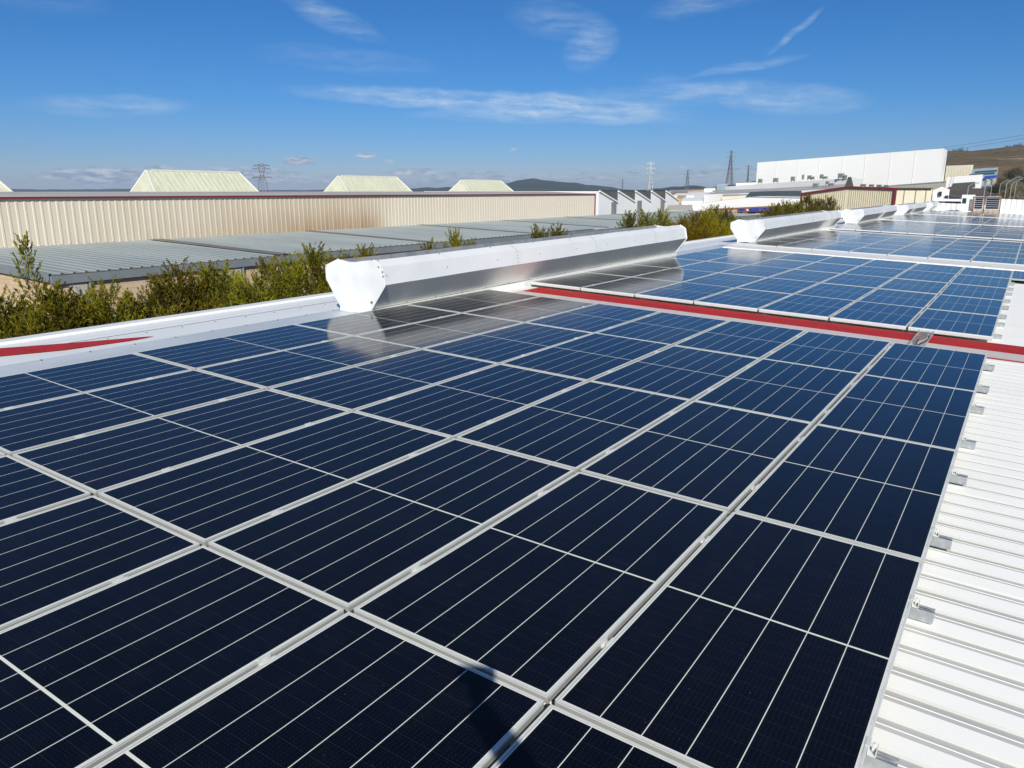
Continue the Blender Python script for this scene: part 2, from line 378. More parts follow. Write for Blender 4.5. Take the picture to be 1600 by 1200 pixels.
# wooded ridge far away on the left
M['farhill'] = mottled('wooded_far_hill', (.030, .042, .036), (.048, .058, .045), .01, .95, lo=.4, hi=.6, spec=.1)
def ridge(name, pts, dist, depth, base):
    """pts: picture column/row of the crest, laid at a real distance and given real depth"""
    b = MB(); nu = 90; nd = 14; P = []
    for i in range(nu):
        u = pts[0][0] + (pts[-1][0] - pts[0][0]) * i / (nu - 1)
        for (u0, v0), (u1, v1) in zip(pts, pts[1:]):
            if u0 <= u <= u1: v = v0 + (v1 - v0) * smooth(u0, u1, u); break
        P.append((u, v))
    for j in range(nd + 1):
        t = j / nd
        for i, (u, v) in enumerate(P):
            r = ray(u, v); hl = math.hypot(r.x, r.y); dd = dist - depth + 2 * depth * t
            top = CAM.z + r.z / hl * dist
            prof = math.sin(math.pi * min(1, t)) ** .7 if 0 < t < 1 else 0
            z = base + (top - base) * prof
            x = CAM.x + r.x / hl * dd; y = CAM.y + r.y / hl * dd
            z += (noise.noise(Vector((x, y, 0)) / 220) * 5 + noise.noise(Vector((x, y, 3)) / 35) * 3) * prof
            b.v.append((x, y, z))
    b.f = [(j * nu + i, j * nu + i + 1, (j + 1) * nu + i + 1, (j + 1) * nu + i) for j in range(nd) for i in range(nu - 1)]
    b.mi = [0] * len(b.f)
    return tag(b.build(name, M['farhill'], smooth=True, fix=False), kind='structure')
ridge('hill', [(560, 300), (640, 295), (700, 293.5), (750, 291), (790, 287), (812, 282), (832, 279.5), (850, 282), (890, 286), (940, 291), (980, 296), (1010, 299)], 2300, 500, GZ)
ridge('hill', [(985, 299), (1020, 296), (1060, 291), (1080, 290.5), (1110, 294), (1150, 295), (1190, 296), (1230, 299)], 1500, 300, GZ)
ridge('hill', [(-300, 299), (-100, 296.5), (150, 296), (350, 297), (560, 296.5), (700, 297), (1000, 297), (1250, 298)], 3600, 500, GZ)

# ------------------------------------------------------------------ our warehouse
wh = empty('warehouse', (0, 0, GZ))
tag(wh, 'white metal warehouse roof covered by rows of solar panels', 'warehouse')
def wb(b, name, m, **k):
    for i, v in enumerate(b.v): b.v[i] = (v[0], v[1], v[2] - GZ)
    return b.build(name, m, wh, **k)
XR = 9.0
def corr(prof, xa, xb, ya, yb, pitch, P, k=0):
    b = MB(); y = ya; A = []
    while y < yb:
        for t, h in prof: A.append((y + t * pitch, h))
        y += pitch
    b.strip([P(xa, yy, h) for yy, h in A], [P(xb, yy, h) for yy, h in A])
    b.mi = [PMAT[i % 8] for i in range(len(b.f))]
    return b
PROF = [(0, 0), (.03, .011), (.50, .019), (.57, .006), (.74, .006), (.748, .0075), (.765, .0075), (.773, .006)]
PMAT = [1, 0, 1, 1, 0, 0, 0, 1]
b = corr(PROF, RIDX, XR, -12, 8.72, .2, lambda x, y, h: RP(x, y, HR - .02 + h)); wb(b, 'roof_sheet', [M['whiteroof'], M['ribgrey']], fix=False)
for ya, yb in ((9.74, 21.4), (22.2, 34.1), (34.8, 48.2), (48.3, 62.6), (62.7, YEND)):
    b = corr(PROF, RIDX, XR, ya, yb, .2 if ya < 30 else .4, lambda x, y, h: RP(x, y, HR - .02 + h)); wb(b, 'roof_sheet', [M['whiteroof'], M['ribgrey']], fix=False)
def LP(x, y, h=0):  # left slope, falls away from the ridge
    q = RP(RIDX, y, 0); return Vector((q.x - x, y, q.z - x * .045 + h))
b = MB(); xs_ = [0, .5, 1.15, 1.152, 1.6, 1.602, 2.2]; hs_ = [0, 0, 0, -.012, -.012, -.024, -.024]
for i in range(6): b.quad(LP(xs_[i], -12, HR - .02 + hs_[i]), LP(xs_[i], YEND, HR - .02 + hs_[i]), LP(xs_[i + 1], YEND, HR - .02 + hs_[i + 1]), LP(xs_[i + 1], -12, HR - .02 + hs_[i + 1]))
wb(b, 'roof_sheet', M['whiteroof'], fix=False)
b = MB()
b.box((2.2, -12, -.32), (2.5, YEND, -.115), fr=lambda x, y, h: LP(x, y, h)); wb(b, 'parapet_coping', M['white'])
b = MB(); b.box((2.35, -12, GZ), (2.4, YEND, -.33), fr=lambda x, y, h: Vector((LP(x, y).x, y, h if h < -1 else LP(x, y).z - .325)))
wb(b, 'wall', M['cream2'])
b = MB(); b.box((XR - .3, -12, GZ), (XR - .1, YEND, -.6)); b.box((-10.2, -12.3, GZ), (XR - .3, -12.1, -.3)); b.box((-10.2, YEND + .25, GZ), (XR - .3, YEND + .4, -.35)); wb(b, 'wall', M['cream2'])
# ridge flashing: wide smooth strip between the panels and the ridge, with its screws
def fl(ya, yb, xa=-7.40, xb=-8.02):
    b = MB(); n = 24; A = []; B = []; D = []; E = []
    for i in range(n + 1):
        y = ya + (yb - ya) * i / n; w_ = noise.noise(Vector((y * 1.3, 0, 1))) * .008
        A.append(RP(xa, y, HR + .012)); B.append(RP(xb + w_, y, HR + .022)); D.append(RP(xb + w_ - .005, y, HR + .002)); E.append(LP(.16, y, HR + .004))
    b.strip(A, B); b.strip(B, D); b.strip(D, E)
    wb(b, 'ridge_flashing', M['flash'], fix=False)
fl(-12, 5.55); fl(5.56, 8.7); fl(9.0, 17.4); fl(17.42, 22.0); fl(22.1, 40); fl(40.05, YEND)
b = MB()
yy = -3.0
while yy < 60:
    for xx, hh in ((-7.97, .022),):
        p = RP(xx, yy, HR + hh + .001); b.cyl(p, p + Vector((0, 0, .010)), .011, n=6)
    p = LP(.14, yy + .1, HR + .004); b.cyl(p, p + Vector((0, 0, .010)), .011, n=6)
    p = LP(.95, yy + .2, HR - .002); b.cyl(p, p + Vector((0, 0, .010)), .011, n=6)
    yy += .5 if yy < 12 else 1.0
tag(wb(b, 'screw', M['screw']), kind='stuff')
# a second, narrower cap line on the left slope
b = MB(); b.strip([LP(.12, -12, HR + .002), LP(.12, YEND, HR + .002)], [LP(1.15, -12, HR - .002), LP(1.15, YEND, HR - .002)]); b.strip([LP(1.15, -12, HR - .002), LP(1.15, YEND, HR - .002)], [LP(1.152, -12, HR - .02), LP(1.152, YEND, HR - .02)])
wb(b, 'cap_strip', M['white'], fix=False)
b = MB()  # thin dark strips painted in as the step shadows along the seams
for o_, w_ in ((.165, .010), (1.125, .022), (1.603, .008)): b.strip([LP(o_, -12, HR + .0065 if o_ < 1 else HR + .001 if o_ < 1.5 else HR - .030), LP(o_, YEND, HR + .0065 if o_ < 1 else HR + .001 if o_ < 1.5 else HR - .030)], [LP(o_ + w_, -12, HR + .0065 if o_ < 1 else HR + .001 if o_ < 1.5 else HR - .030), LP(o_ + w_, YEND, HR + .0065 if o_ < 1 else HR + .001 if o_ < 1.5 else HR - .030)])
wb(b, 'seam_shadow', M['seamshade'], fix=False)
# red gutter piece left uncovered beside the ridge flashing
b = MB()
def on_left(u, v, h):      # point of the left slope
    q = LP(0, 0, h); d_ = ray(u, v); k_ = (q.z - .045 * (q.x - CAM.x) - CAM.z) / (d_.z - .045 * d_.x); return CAM + d_ * k_
b.prism([on_left(u, v, HR + .010) for u, v in ((-260, 563), (-260, 590), (0, 556), (100, 546.5), (200, 532.5), (240, 525.5), (100, 537), (0, 544.5))], (0, 0, .004))
wb(b, 'red_strip', M['red'], fix=False)
# expansion caps across the roof between the bays: pale slope, then red top
def bay_cap(y0, w1, w2, mats, x0=-7.05, x1=XR - .4, h=.03):
    b = MB()
    P = [(y0 - .02, HR - .02), (y0, HR + h * .55), (y0 + w1, HR + h), (y0 + w1 + w2, HR + h + .004), (y0 + w1 + w2 + .02, HR - .02)]
    K = [1, 0, 1, 1]
    for i, k in enumerate(K):
        if i == 0 and mats[0] is M['pink']: k = 2
        (ya, ha), (yb, hb) = P[i], P[i + 1]
        b.quad(RP(x0, ya, ha), RP(x1, ya, ha), RP(x1, yb, hb), RP(x0, yb, hb), k)
    b.add([RP(x0, y, h_) for y, h_ in P], [tuple(range(5))[::-1]], 1)
    return wb(b, 'bay_cap', mats, fix=False)
bay_cap(8.70, .38, .60, [M['pink'], M['red'], M['trim']])
b = MB(); b.box((-7.62, 8.75, -.14), (-7.07, 9.6, -.06), fr=RP); wb(b, 'end_flashing', M['white'])
bay_cap(21.30, .42, .42, [M['capw'], M['white']], x0=-7.6, h=.085)
bay_cap(34.15, .2, .3, [M['capw'], M['white']], x0=-7.6, h=.04)
# ribbed white parapet at the far end
b = MB(); A = []
x = -7.9
while x < XR:
    for t, q in ((0, 0), (.1, -.05), (.2, -.05), (.3, 0)): A.append((x + t, q))
    x += .42
b.strip([Vector((x, YEND + .1 + q, RP(x, 0).z - .15)) for x, q in A], [Vector((x, YEND + .1 + q, RP(x, 0).z + .95 + (.18 if x > -2.6 else -.38))) for x, q in A])
wb(b, 'end_parapet', M['white'], fix=False)

# ------------------------------------------------------------------ solar panels
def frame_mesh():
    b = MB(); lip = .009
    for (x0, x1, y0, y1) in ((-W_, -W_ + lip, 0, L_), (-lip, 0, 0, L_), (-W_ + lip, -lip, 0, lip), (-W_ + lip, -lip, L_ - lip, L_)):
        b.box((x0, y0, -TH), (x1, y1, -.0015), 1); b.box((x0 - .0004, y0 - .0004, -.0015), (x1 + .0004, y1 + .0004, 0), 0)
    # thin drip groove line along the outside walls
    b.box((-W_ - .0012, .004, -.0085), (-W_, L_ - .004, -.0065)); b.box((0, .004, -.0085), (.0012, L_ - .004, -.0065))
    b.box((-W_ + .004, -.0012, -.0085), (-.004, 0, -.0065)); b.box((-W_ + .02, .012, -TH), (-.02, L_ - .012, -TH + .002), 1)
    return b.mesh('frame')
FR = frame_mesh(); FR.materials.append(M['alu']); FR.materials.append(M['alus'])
GL = MB().quad((-W_ + .011, .011, -.0022), (-.011, .011, -.0022), (-.011, L_ - .011, -.0022), (-W_ + .011, L_ - .011, -.0022)).mesh('glass_face'); GL.materials.append(M['cells'])
def clamp_mesh():   # mid clamp sitting in the gap on the left of a panel, with its bolt and a short rail under it
    b = MB(); g = GAPX
    b.box((-g + .003, -.03, -.0245), (-.003, .03, -.0205))
    b.box((-g + .002, -.03, -.0245), (-g + .0045, .03, .001)); b.box((-.0045, -.03, -.0245), (-.002, .03, .001))
    b.box((-g - .007, -.03, .001), (-g + .0045, .03, .0035)); b.box((-.0045, -.03, .001), (.007, .03, .0035))
    b.cyl((-g / 2, 0, -.0205), (-g / 2, 0, -.008), .0075, n=6)
    b.box((-g - .12, -.022, HR + .012), (.12, .022, -TH - .001))
    return b.mesh('clamp')
CLM = clamp_mesh(); CLM.materials.append(M['aluc'])
def endclamp_mesh():
    b = MB()
    b.box((.002, -.025, -TH), (.006, .025, .002)); b.box((-.008, -.025, .0015), (.006, .025, .004)); b.box((.006, -.025, -.036), (.030, .025, -.032))
    b.cyl((.018, 0, -.032), (.018, 0, .004), .006, n=6); b.box((.028, -.025, -.032), (.031, .025, -.010))
    return b.mesh('end_clamp')
ECM = endclamp_mesh(); ECM.materials.append(M['aluc'])
def bracket_mesh():   # rail end that sticks out past the panels
    b = MB(); x0, x1 = -.2, .10; h0, h1 = HR + .002, -TH - .001
    b.box((x0, -.021, h0), (x1, -.018, h1)); b.box((x0, .018, h0), (x1, .021, h1)); b.box((x0, -.021, h1 - .003), (x1, -.007, h1)); b.box((x0, .007, h1 - .003), (x1, .021, h1))
    b.box((x0, -.018, h0), (x1, .018, h0 + .003)); b.box((x0, -.018, h0 + .03), (x1, .018, h0 + .032))
    return b.mesh('rail_end')
BRM = bracket_mesh(); BRM.materials.append(M['galv'])
_b = MB(); _b.prism([(-W_, -.002, -.052), (-W_, -.022, -.052), (-W_, -.030, -.044), (-W_, -.030, -.010), (-W_, -.022, -.001), (-W_, -.002, -.001)], (W_, 0, 0)); FRR = _b.mesh('front_rail'); FRR.materials.append(M['alu'])
CONN = MB().box((-.03, -.012, -.02), (.03, .012, .02)).mesh('c')
BAYS = [('A', -PL, 5, 7, 0, 'nearest block'), ('B', 9.80, 5, 7, 0, 'block behind the red strip'), ('C', 22.45, 5, 7, 1, 'block behind the cream bar'),
        ('D', 35.15, 6, 7, 1, 'fourth block from the camera'), ('E', 49.0, 6, 7, 1, 'fifth block from the camera'), ('F', 63.2, 6, 7, 1, 'farthest block by the parapet')]
for tagc, y0, rows, ncol, extra, bname in BAYS:
    cells_ = [(i, j) for j in range(rows) for i in range(-extra, ncol)]
    if tagc == 'B': cells_.append((-1, 4))
    for i, j in cells_:
        x = -i * PW - (GAPX if i < 0 else 0); y = y0 + j * PL
        o = empty('solar_panel'); o.location = RP(x, y, rnd.uniform(-.002, .002))
        o.rotation_euler = (R(rnd.uniform(-.12, .12)), TH0 + R(rnd.uniform(-.10, .10)), 0)
        side = 'outermost panel beside the bare white roof' if i == (-1 if extra else 0) or (tagc, i) == ('B', -1) else ('panel touching the ridge' if i == ncol - 1 else ORD[i + extra] + ' panel from the right edge')
        row = 'nearest row' if j == 0 else ('last row' if j == rows - 1 else ORD[j] + ' row')
        tag(o, '%s in the %s, %s' % (side, row, bname), 'solar panel', 'solar panels on the warehouse roof')
        link('frame', FR, parent=o); link('glass_face', GL, parent=o)
        if j == 0 and tagc != 'A': link('front_rail', FRR, parent=o)
        if tagc in 'ABC' and i < ncol - 1:
            for q in (.22, .79): link('clamp', CLM, parent=o, loc=(-W_, L_ * q, 0))
        if tagc in 'ABC' and i == (-extra if tagc != 'B' else 0):
            for q in (.22, .79):
                link('end_clamp', ECM, parent=o, loc=(0, L_ * q, 0)); link('rail_end', BRM, parent=o, loc=(0, L_ * q, 0))

# cable tray across the red cap
t = empty('cable_tray', RP(-.78, 8.35, HR + .03)); tag(t, 'short grey wire cable tray crossing the red strip', 'cable tray')
b = MB(); 
for sx in (-.09, .09):
    for hh in (.01, .035): b.bar((sx, 0, hh), (sx, 1.45, hh + .02), .005)
y = 0
while y < 1.4:
    b.bar((-.09, y, .02 + y * .02), (.09, y, .02 + y * .02), .005); b.bar((-.09, y, .01), (-.09, y, .04), .004); b.bar((.09, y, .01), (.09, y, .04), .004); y += .07
b.build('mesh_tray', M['galv'], t)
M['cableb'] = mat('black_cable', (.015, .015, .015), .5); M['cablew'] = mat('pale_cable', (.45, .47, .40), .5)
for k, (mm, xo) in enumerate((('cableb', -.045), ('cableb', .0), ('cablew', .03), ('cableb', .055))):
    b = MB(); pv = None
    for i in range(15):
        p = Vector((xo + .03 * math.sin(i * .6 + k), i * .10, .022 + .006 * math.sin(i * .9 + k * 2) + .012 * k / 3))
        if pv: b.cyl(pv, p, .009, n=6)
        pv = p
    b.build('cable', M[mm], t)

# ------------------------------------------------------------------ ridge ventilators
def ventilator(x0, y0, z0, x1, y1, z1, label, big=True):
    t = empty('ridge_ventilator', (x0, y0, z0)); tag(t, label, 'ridge ventilator', 'white ventilators along the roof ridge')
    L = Vector((x1 - x0, y1 - y0, z1 - z0))
    S = [(.285, -.045), (.565, .315), (.515, .56), (.37, .645), (-.30, .625), (-.56, .52), (-.56, .34), (-.30, -.045)]
    n = 26 if big else 8
    def sec(f, i):
        x, z = S[i]; w_ = .006 * noise.noise(Vector((f * 14, i * 3.1, y0))) if big else 0
        return Vector((x + w_, 0, z + w_)) + L * f
    names = [('lower_sheet', 0, 'ventu'), ('side_sheet', 1, 'ventw'), ('side_sheet', 2, 'ventw'), ('top_sheet', 3, 'ventt'), ('side_sheet', 4, 'ventw'), ('side_sheet', 5, 'ventw'), ('lower_sheet', 6, 'ventu')]
    fs = [i / n for i in range(n + 1)]
    b = MB()
    for i in (1, 2): b.strip([sec(f, i) for f in fs], [sec(f, i + 1) for f in fs])
    b.build('side_sheet', M['ventw'], t, fix=False)
    b = MB(); b.strip([sec(f, 0) for f in fs], [sec(f, 1) for f in fs]); b.build('lower_sheet', M['ventu'], t, fix=False)
    b = MB()
    for i in (4, 5): b.strip([sec(f, i) for f in fs], [sec(f, i + 1) for f in fs])
    b.strip([sec(f, 6) for f in fs], [sec(f, 7) for f in fs]); b.build('side_sheet', M['ventw'], t, fix=False)
    b = MB(); dn_ = Vector((0, 0, -.10)); q3 = [sec(f, 3) for f in fs]; q4 = [sec(f, 4) for f in fs]
    b.strip(q3, [p + Vector((-.03, 0, 0)) for p in q3]); b.strip([p + Vector((-.03, 0, 0)) for p in q3], [p + Vector((-.05, 0, 0)) + dn_ for p in q3])
    b.strip([p + Vector((-.05, 0, 0)) + dn_ for p in q3], [p + Vector((.05, 0, 0)) + dn_ for p in q4]); b.strip([p + Vector((.05, 0, 0)) + dn_ for p in q4], [p + Vector((.03, 0, 0)) for p in q4]); b.strip([p + Vector((.03, 0, 0)) for p in q4], q4)
    b.build('top_sheet', M['ventt'], t, fix=False)
    # base kerb
    b = MB()
    for s_ in (1, -1):
        xx = .30 * s_
        b.prism([(xx - .04 * s_, -.01, -.19), (xx + .022 * s_, -.01, -.19), (xx + .022 * s_, -.01, -.055), (xx - .04 * s_, -.01, -.055)], L)
    b.build('base_kerb', M['white'], t)
    # end plates, dented sheet
    for e, f in (('n', 0), ('f', 1)):
        b = MB(); sg = -1 if e == 'n' else 1; NX, NZ = 22, 14
        poly = S
        def inside_width(z):
            if z < .315: a = .285 + (.565 - .285) * (z + .045) / .36 if z > -.045 else .285
            elif z < .56: a = .565 - .05 * (z - .315) / .245
            else: a = .515 - (.515 - .37) * (z - .56) / .085
            if z < .34: c = .30 + .26 * (z + .045) / .385 if z > -.045 else .30
            elif z < .52: c = .56
            else: c = .56 - .26 * (z - .52) / .135
            return a + .006, -(c + .006)
        vs = []
        for j in range(NZ + 1):
            z = -.11 + .758 * j / NZ; xa, xb = inside_width(z)
            for i in range(NX + 1):
                x = xb + (xa - xb) * i / NX
                zz = z
                if j > NZ - 2: zz = z - .045 * math.exp(-((x + .05) / .25) ** 2) * (j - (NZ - 2)) / 2   # crumpled upper edge
                edge = min(i, NX - i, j + 2) / 3
                dd = (.022 * noise.noise(Vector((x * 3.0, z * 3.0, y0))) + .016 * abs(noise.noise(Vector((x * 7, z * 7, y0 + 5))))) * min(1, edge)
                q = Vector((x, sg * (.012 + dd), zz)) + L * f
                vs.append(q)
        W = NX + 1
        b.add(vs, [(j * W + i, j * W + i + 1, (j + 1) * W + i + 1, (j + 1) * W + i) for j in range(NZ) for i in range(NX)])
        b.build('end_plate', M['ventw'], t, smooth=True, fix=False)
        b = MB(); P = [Vector((x * 1.012, sg * .003, z)) + L * f for x, z in S] 
        for p, q in zip(P[:4], P[1:4]): b.bar(p, q, .012, .03)
        b.build('end_flange', M['white'], t); b = MB()
        for p, q in zip(P[4:], P[5:]): b.bar(p, q, .012, .03)
        b.build('end_flange', M['white'], t)
    b = MB()
    ll = L.length; k = 0; f = .006
    while f < 1:
        for (a, c, s_) in ((1, 2, .5), (2, 3, .85), (0, 1, .04)):
            if s_ == .04 or k % 2 == 0:
                p = sec(f, a).lerp(sec(f, c), s_); b.cyl(p - Vector((.01, 0, 0)), p + Vector((.008, 0, .003)), .008, n=6)
        f += .06 if big else .2; k += 1
    b.cyl(Vector((.30, -.01, .06)), Vector((.33, -.02, .06)), .015, n=6)
    for z, x in ((.44, .56), (.50, .55), (.565, .48)): b.cyl(Vector((x, -.02, z)), Vector((x, -.03, z)), .009, n=6)
    tag(b.build('screw', M['screw'], t), kind='stuff')
    for f in ((.30, .56, .83) if big else ()):
        b = MB(); w_ = .03 / ll
        for i in (1, 2):
            o_ = Vector((.003, 0, .002)); b.quad(sec(f - w_, i) + o_, sec(f + w_, i) + o_, sec(f + w_, i + 1) + o_, sec(f - w_, i + 1) + o_)
            for q_ in (.15, .4, .65, .9): c_ = sec(f, i).lerp(sec(f, i + 1), q_); b.cyl(c_, c_ + Vector((.009, 0, .004)), .007, n=6, k=1)
        b.build('lap_joint', [M['ventw'], M['screw']], t, fix=False)
    return t
zr = lambda x, h=HR + .03: RP(x, 0, h).z
ventilator(-7.65, 5.65, .315, -7.66, 16.9, .40, 'nearest long white ventilator with a dented bright end plate')
ventilator(-7.65, 23.85, .34, -7.66, 36.2, .39, 'second white ventilator along the ridge, behind the cream bar')
ventilator(-7.65, 41.8, .345, -7.66, 53.6, .37, 'third white ventilator along the ridge, before the cream gabled building', False)
ventilator(-7.65, 58.9, .33, -7.66, 70.0, .35, 'fourth white ventilator along the ridge', False)
ventilator(-7.65, 74.5, .31, -7.66, 79.5, .33, 'farthest ventilator on the ridge, next to the end parapet', False)

# ------------------------------------------------------------------ long cream building with grey lean-to, left
bl = empty('cladding_building', (-45, 40, GZ)); tag(bl, 'long cream ribbed metal building with red trim and grey lean-to roof', 'building')
def bb(b, name, m, **k):
    for i, v in enumerate(b.v): b.v[i] = (v[0] + 45, v[1] - 40, v[2] - GZ)
    o = b.build(name, m, bl, **k); return o
XW, XE = -45.0, -33.0
YA, YB, YL = 13.6, 84.0, 118.0
ZT, ZW, ZE = 1.49, -1.05, -1.46
M['creamw'] = M['cream']
# the material reads object coordinates measured from the building's base, so shift it back with a mapping
nt = NT(M['cream'].node_tree)
mp = nt.new('ShaderNodeMapping'); mp.inputs['Location'].default_value = (-45, 40, GZ)
src = next(n for n in nt.n if n.type == 'TEX_COORD')
for l in list(nt.l):
    if l.from_node == src:
        to = l.to_socket; nt.l.remove(l); nt.l.new(mp.outputs[0], to)
nt.l.new(src.outputs['Object'], mp.inputs[0])
A = []; y = -26.0
while y < YB:
    for t_, q in ((0, 0), (.62, 0), (.70, .024), (.92, .024)): A.append((y + t_ * .42, q))
    y += .42
b = MB(); b.strip([(XW + q, y, ZW - .3) for y, q in A], [(XW + q, y, ZT) for y, q in A]); bb(b, 'ribbed_wall', M['cream'], fix=False)
b = MB(); b.box((XW - .5, -26, ZT), (XW + .14, YB + .1, ZT + .10)); b.box((XW - .05, YB, ZW - .2), (XW + .12, YB + .15, ZT)); bb(b, 'red_trim', M['trim'])
b = MB(); b.quad((XW - .3, -26, ZT + .10), (XW - .3, YB, ZT + .10), (XW - 7, YB, ZT + .36), (XW - 7, -26, ZT + .36))
b.quad((XW - 7, -26, ZT + .36), (XW - 7, YB, ZT + .36), (XW - 20, YB, ZT + .1), (XW - 20, -26, ZT + .1)); bb(b, 'roof', M['roofgw'], fix=False)
b = MB(); b.quad((XW - 20, YB + .02, GZ), (XW, YB + .02, GZ), (XW, YB + .02, ZT), (XW - 20, YB + .02, ZT)); bb(b, 'wall', M['cream2'], fix=False)
# grey ribbed lean-to with dark dividing strips
A = []; y = YA
while y < YL:
    for t_, q in ((0, 0), (.68, 0), (.76, .05), (.9, .05)): A.append((y + t_ * .5, q))
    y += .5
b = MB(); b.strip([(XW, y, ZW + q) for y, q in A], [(XE, y, ZE + q) for y, q in A]); bb(b, 'lean_to_roof', M['grey'], fix=False)
for ys_ in (25.2, 37.5, 50.5, 63.5, 76.5, 89.5, 102.5):
    b = MB(); b.quad((XW + .05, ys_, ZW + .06), (XW + .05, ys_ + .9, ZW + .06), (XE - .02, ys_ + .9, ZE + .06), (XE - .02, ys_, ZE + .06)); bb(b, 'dark_roof_strip', M['greyd'], fix=False)
b = MB(); b.box((XE + .003, YA - .1, ZE - .38), (XE + .17, YL, ZE - .04)); b.box((XW, YA - .25, ZW - .35), (XE, YA, ZE + .02)) if False else None
b.add([(XW, YA - .12, ZW - .25), (XE, YA - .12, ZE - .3), (XE, YA - .12, ZE + .05), (XW, YA - .12, ZW + .06), (XW, YA, ZW - .25), (XE, YA, ZE - .3), (XE, YA, ZE + .05), (XW, YA, ZW + .06)],
      [(0, 1, 2, 3), (7, 6, 5, 4), (3, 2, 6, 7), (0, 4, 5, 1)])
bb(b, 'gutter', M['gutter'])
b = MB(); b.box((XE - .2, YA, GZ), (XE - .0, YL, ZE - .06)); b.add([(XW, YA + .02, GZ), (XE - .2, YA + .02, GZ), (XE - .2, YA + .02, ZE - .05), (XW, YA + .02, ZW - .05)], [(0, 1, 2, 3)]); bb(b, 'block_wall', M['block'], fix=False)
y = YA + .6
while y < YL:
    b = MB(); b.box((XE - .1, y, GZ), (XE + .08, y + .75, ZE - .39)); bb(b, 'concrete_column', M['conc'])
    b = MB(); b.cyl((XE + .09, y + .86, GZ), (XE + .09, y + .86, ZE - .39), .06); bb(b, 'downpipe', M['gutter'])
    y += 7.8
# gabled skylights standing on its roof
def skylight(y0, y1, x=-54.0, h=1.35, base=1.82, w_=1.5, label=''):
    t = empty('roof_skylight', (x, (y0 + y1) / 2, base)); tag(t, label, 'skylight', 'gabled skylights on the cream building')
    hl = (y1 - y0) / 2; n = 12; b = MB(); hip = .6
    b.quad((w_, -hl, 0), (w_, hl, 0), (0, hl - hip, h), (0, -hl + .45, h)); b.quad((-w_, hl, 0), (-w_, -hl, 0), (0, -hl + .45, h), (0, hl - hip, h)); b.build('ribbed_glazing', M['sky_l'], t, fix=False)
    b = MB(); b.add([(w_, -hl, 0), (-w_, -hl, 0), (0, -hl + .45, h)], [(0, 1, 2)]); b.build('gable_end', M['sky_l'], t, fix=False); b = MB(); b.add([(w_, hl, 0), (-w_, hl, 0), (0, hl - hip, h)], [(2, 1, 0)]); b.build('gable_end', M['sky_l'], t, fix=False)
    b = MB()
    b.bar((w_, -hl, .02), (0, -hl + .45, h), .12); b.bar((-w_, -hl, .02), (0, -hl + .45, h), .12); b.bar((0, -hl + .9, h + .02), (0, hl - hip, h + .02), .14); b.bar((w_, hl, .02), (0, hl - hip, h), .10)
    b.bar((w_ + .03, -hl, .04), (w_ + .03, hl, .04), .09); b.build('frame', M['skyf'], t)
    b = MB(); y = -hl + .7
    while y < hl - .1:
        f = 1
        b.bar((w_ + .01, y, .03), (.01, max(-hl + .45, min(hl - hip, y)), h + .02), .022); y += .42
    b.build('glazing_bar', M['skyf'], t)
SKL = ['leftmost gabled skylight, cut by the picture edge', 'largest greenish gabled skylight, left of the pylon', 'mossy gabled skylight, right of the pylon', 'small gabled skylight standing before the wooded hill', 'tiny skylight end above the far end of the cream wall']
for (u0, u1, la, ap) in ((-175, 18, SKL[0], 264), (205, 403, SKL[1], 267), (506, 643, SKL[2], 275), (698, 802, SKL[3], 281)):
    p0, p1 = at(u0 + 35, 298.2, 0, -52.6), at(u1, 298.2, 0, -52.6)
    hh = at((u0 + u1) / 2, ap + 1, 0, -54).z - 1.80
    skylight(p0.y, p1.y, h=hh, base=1.80, label=la)

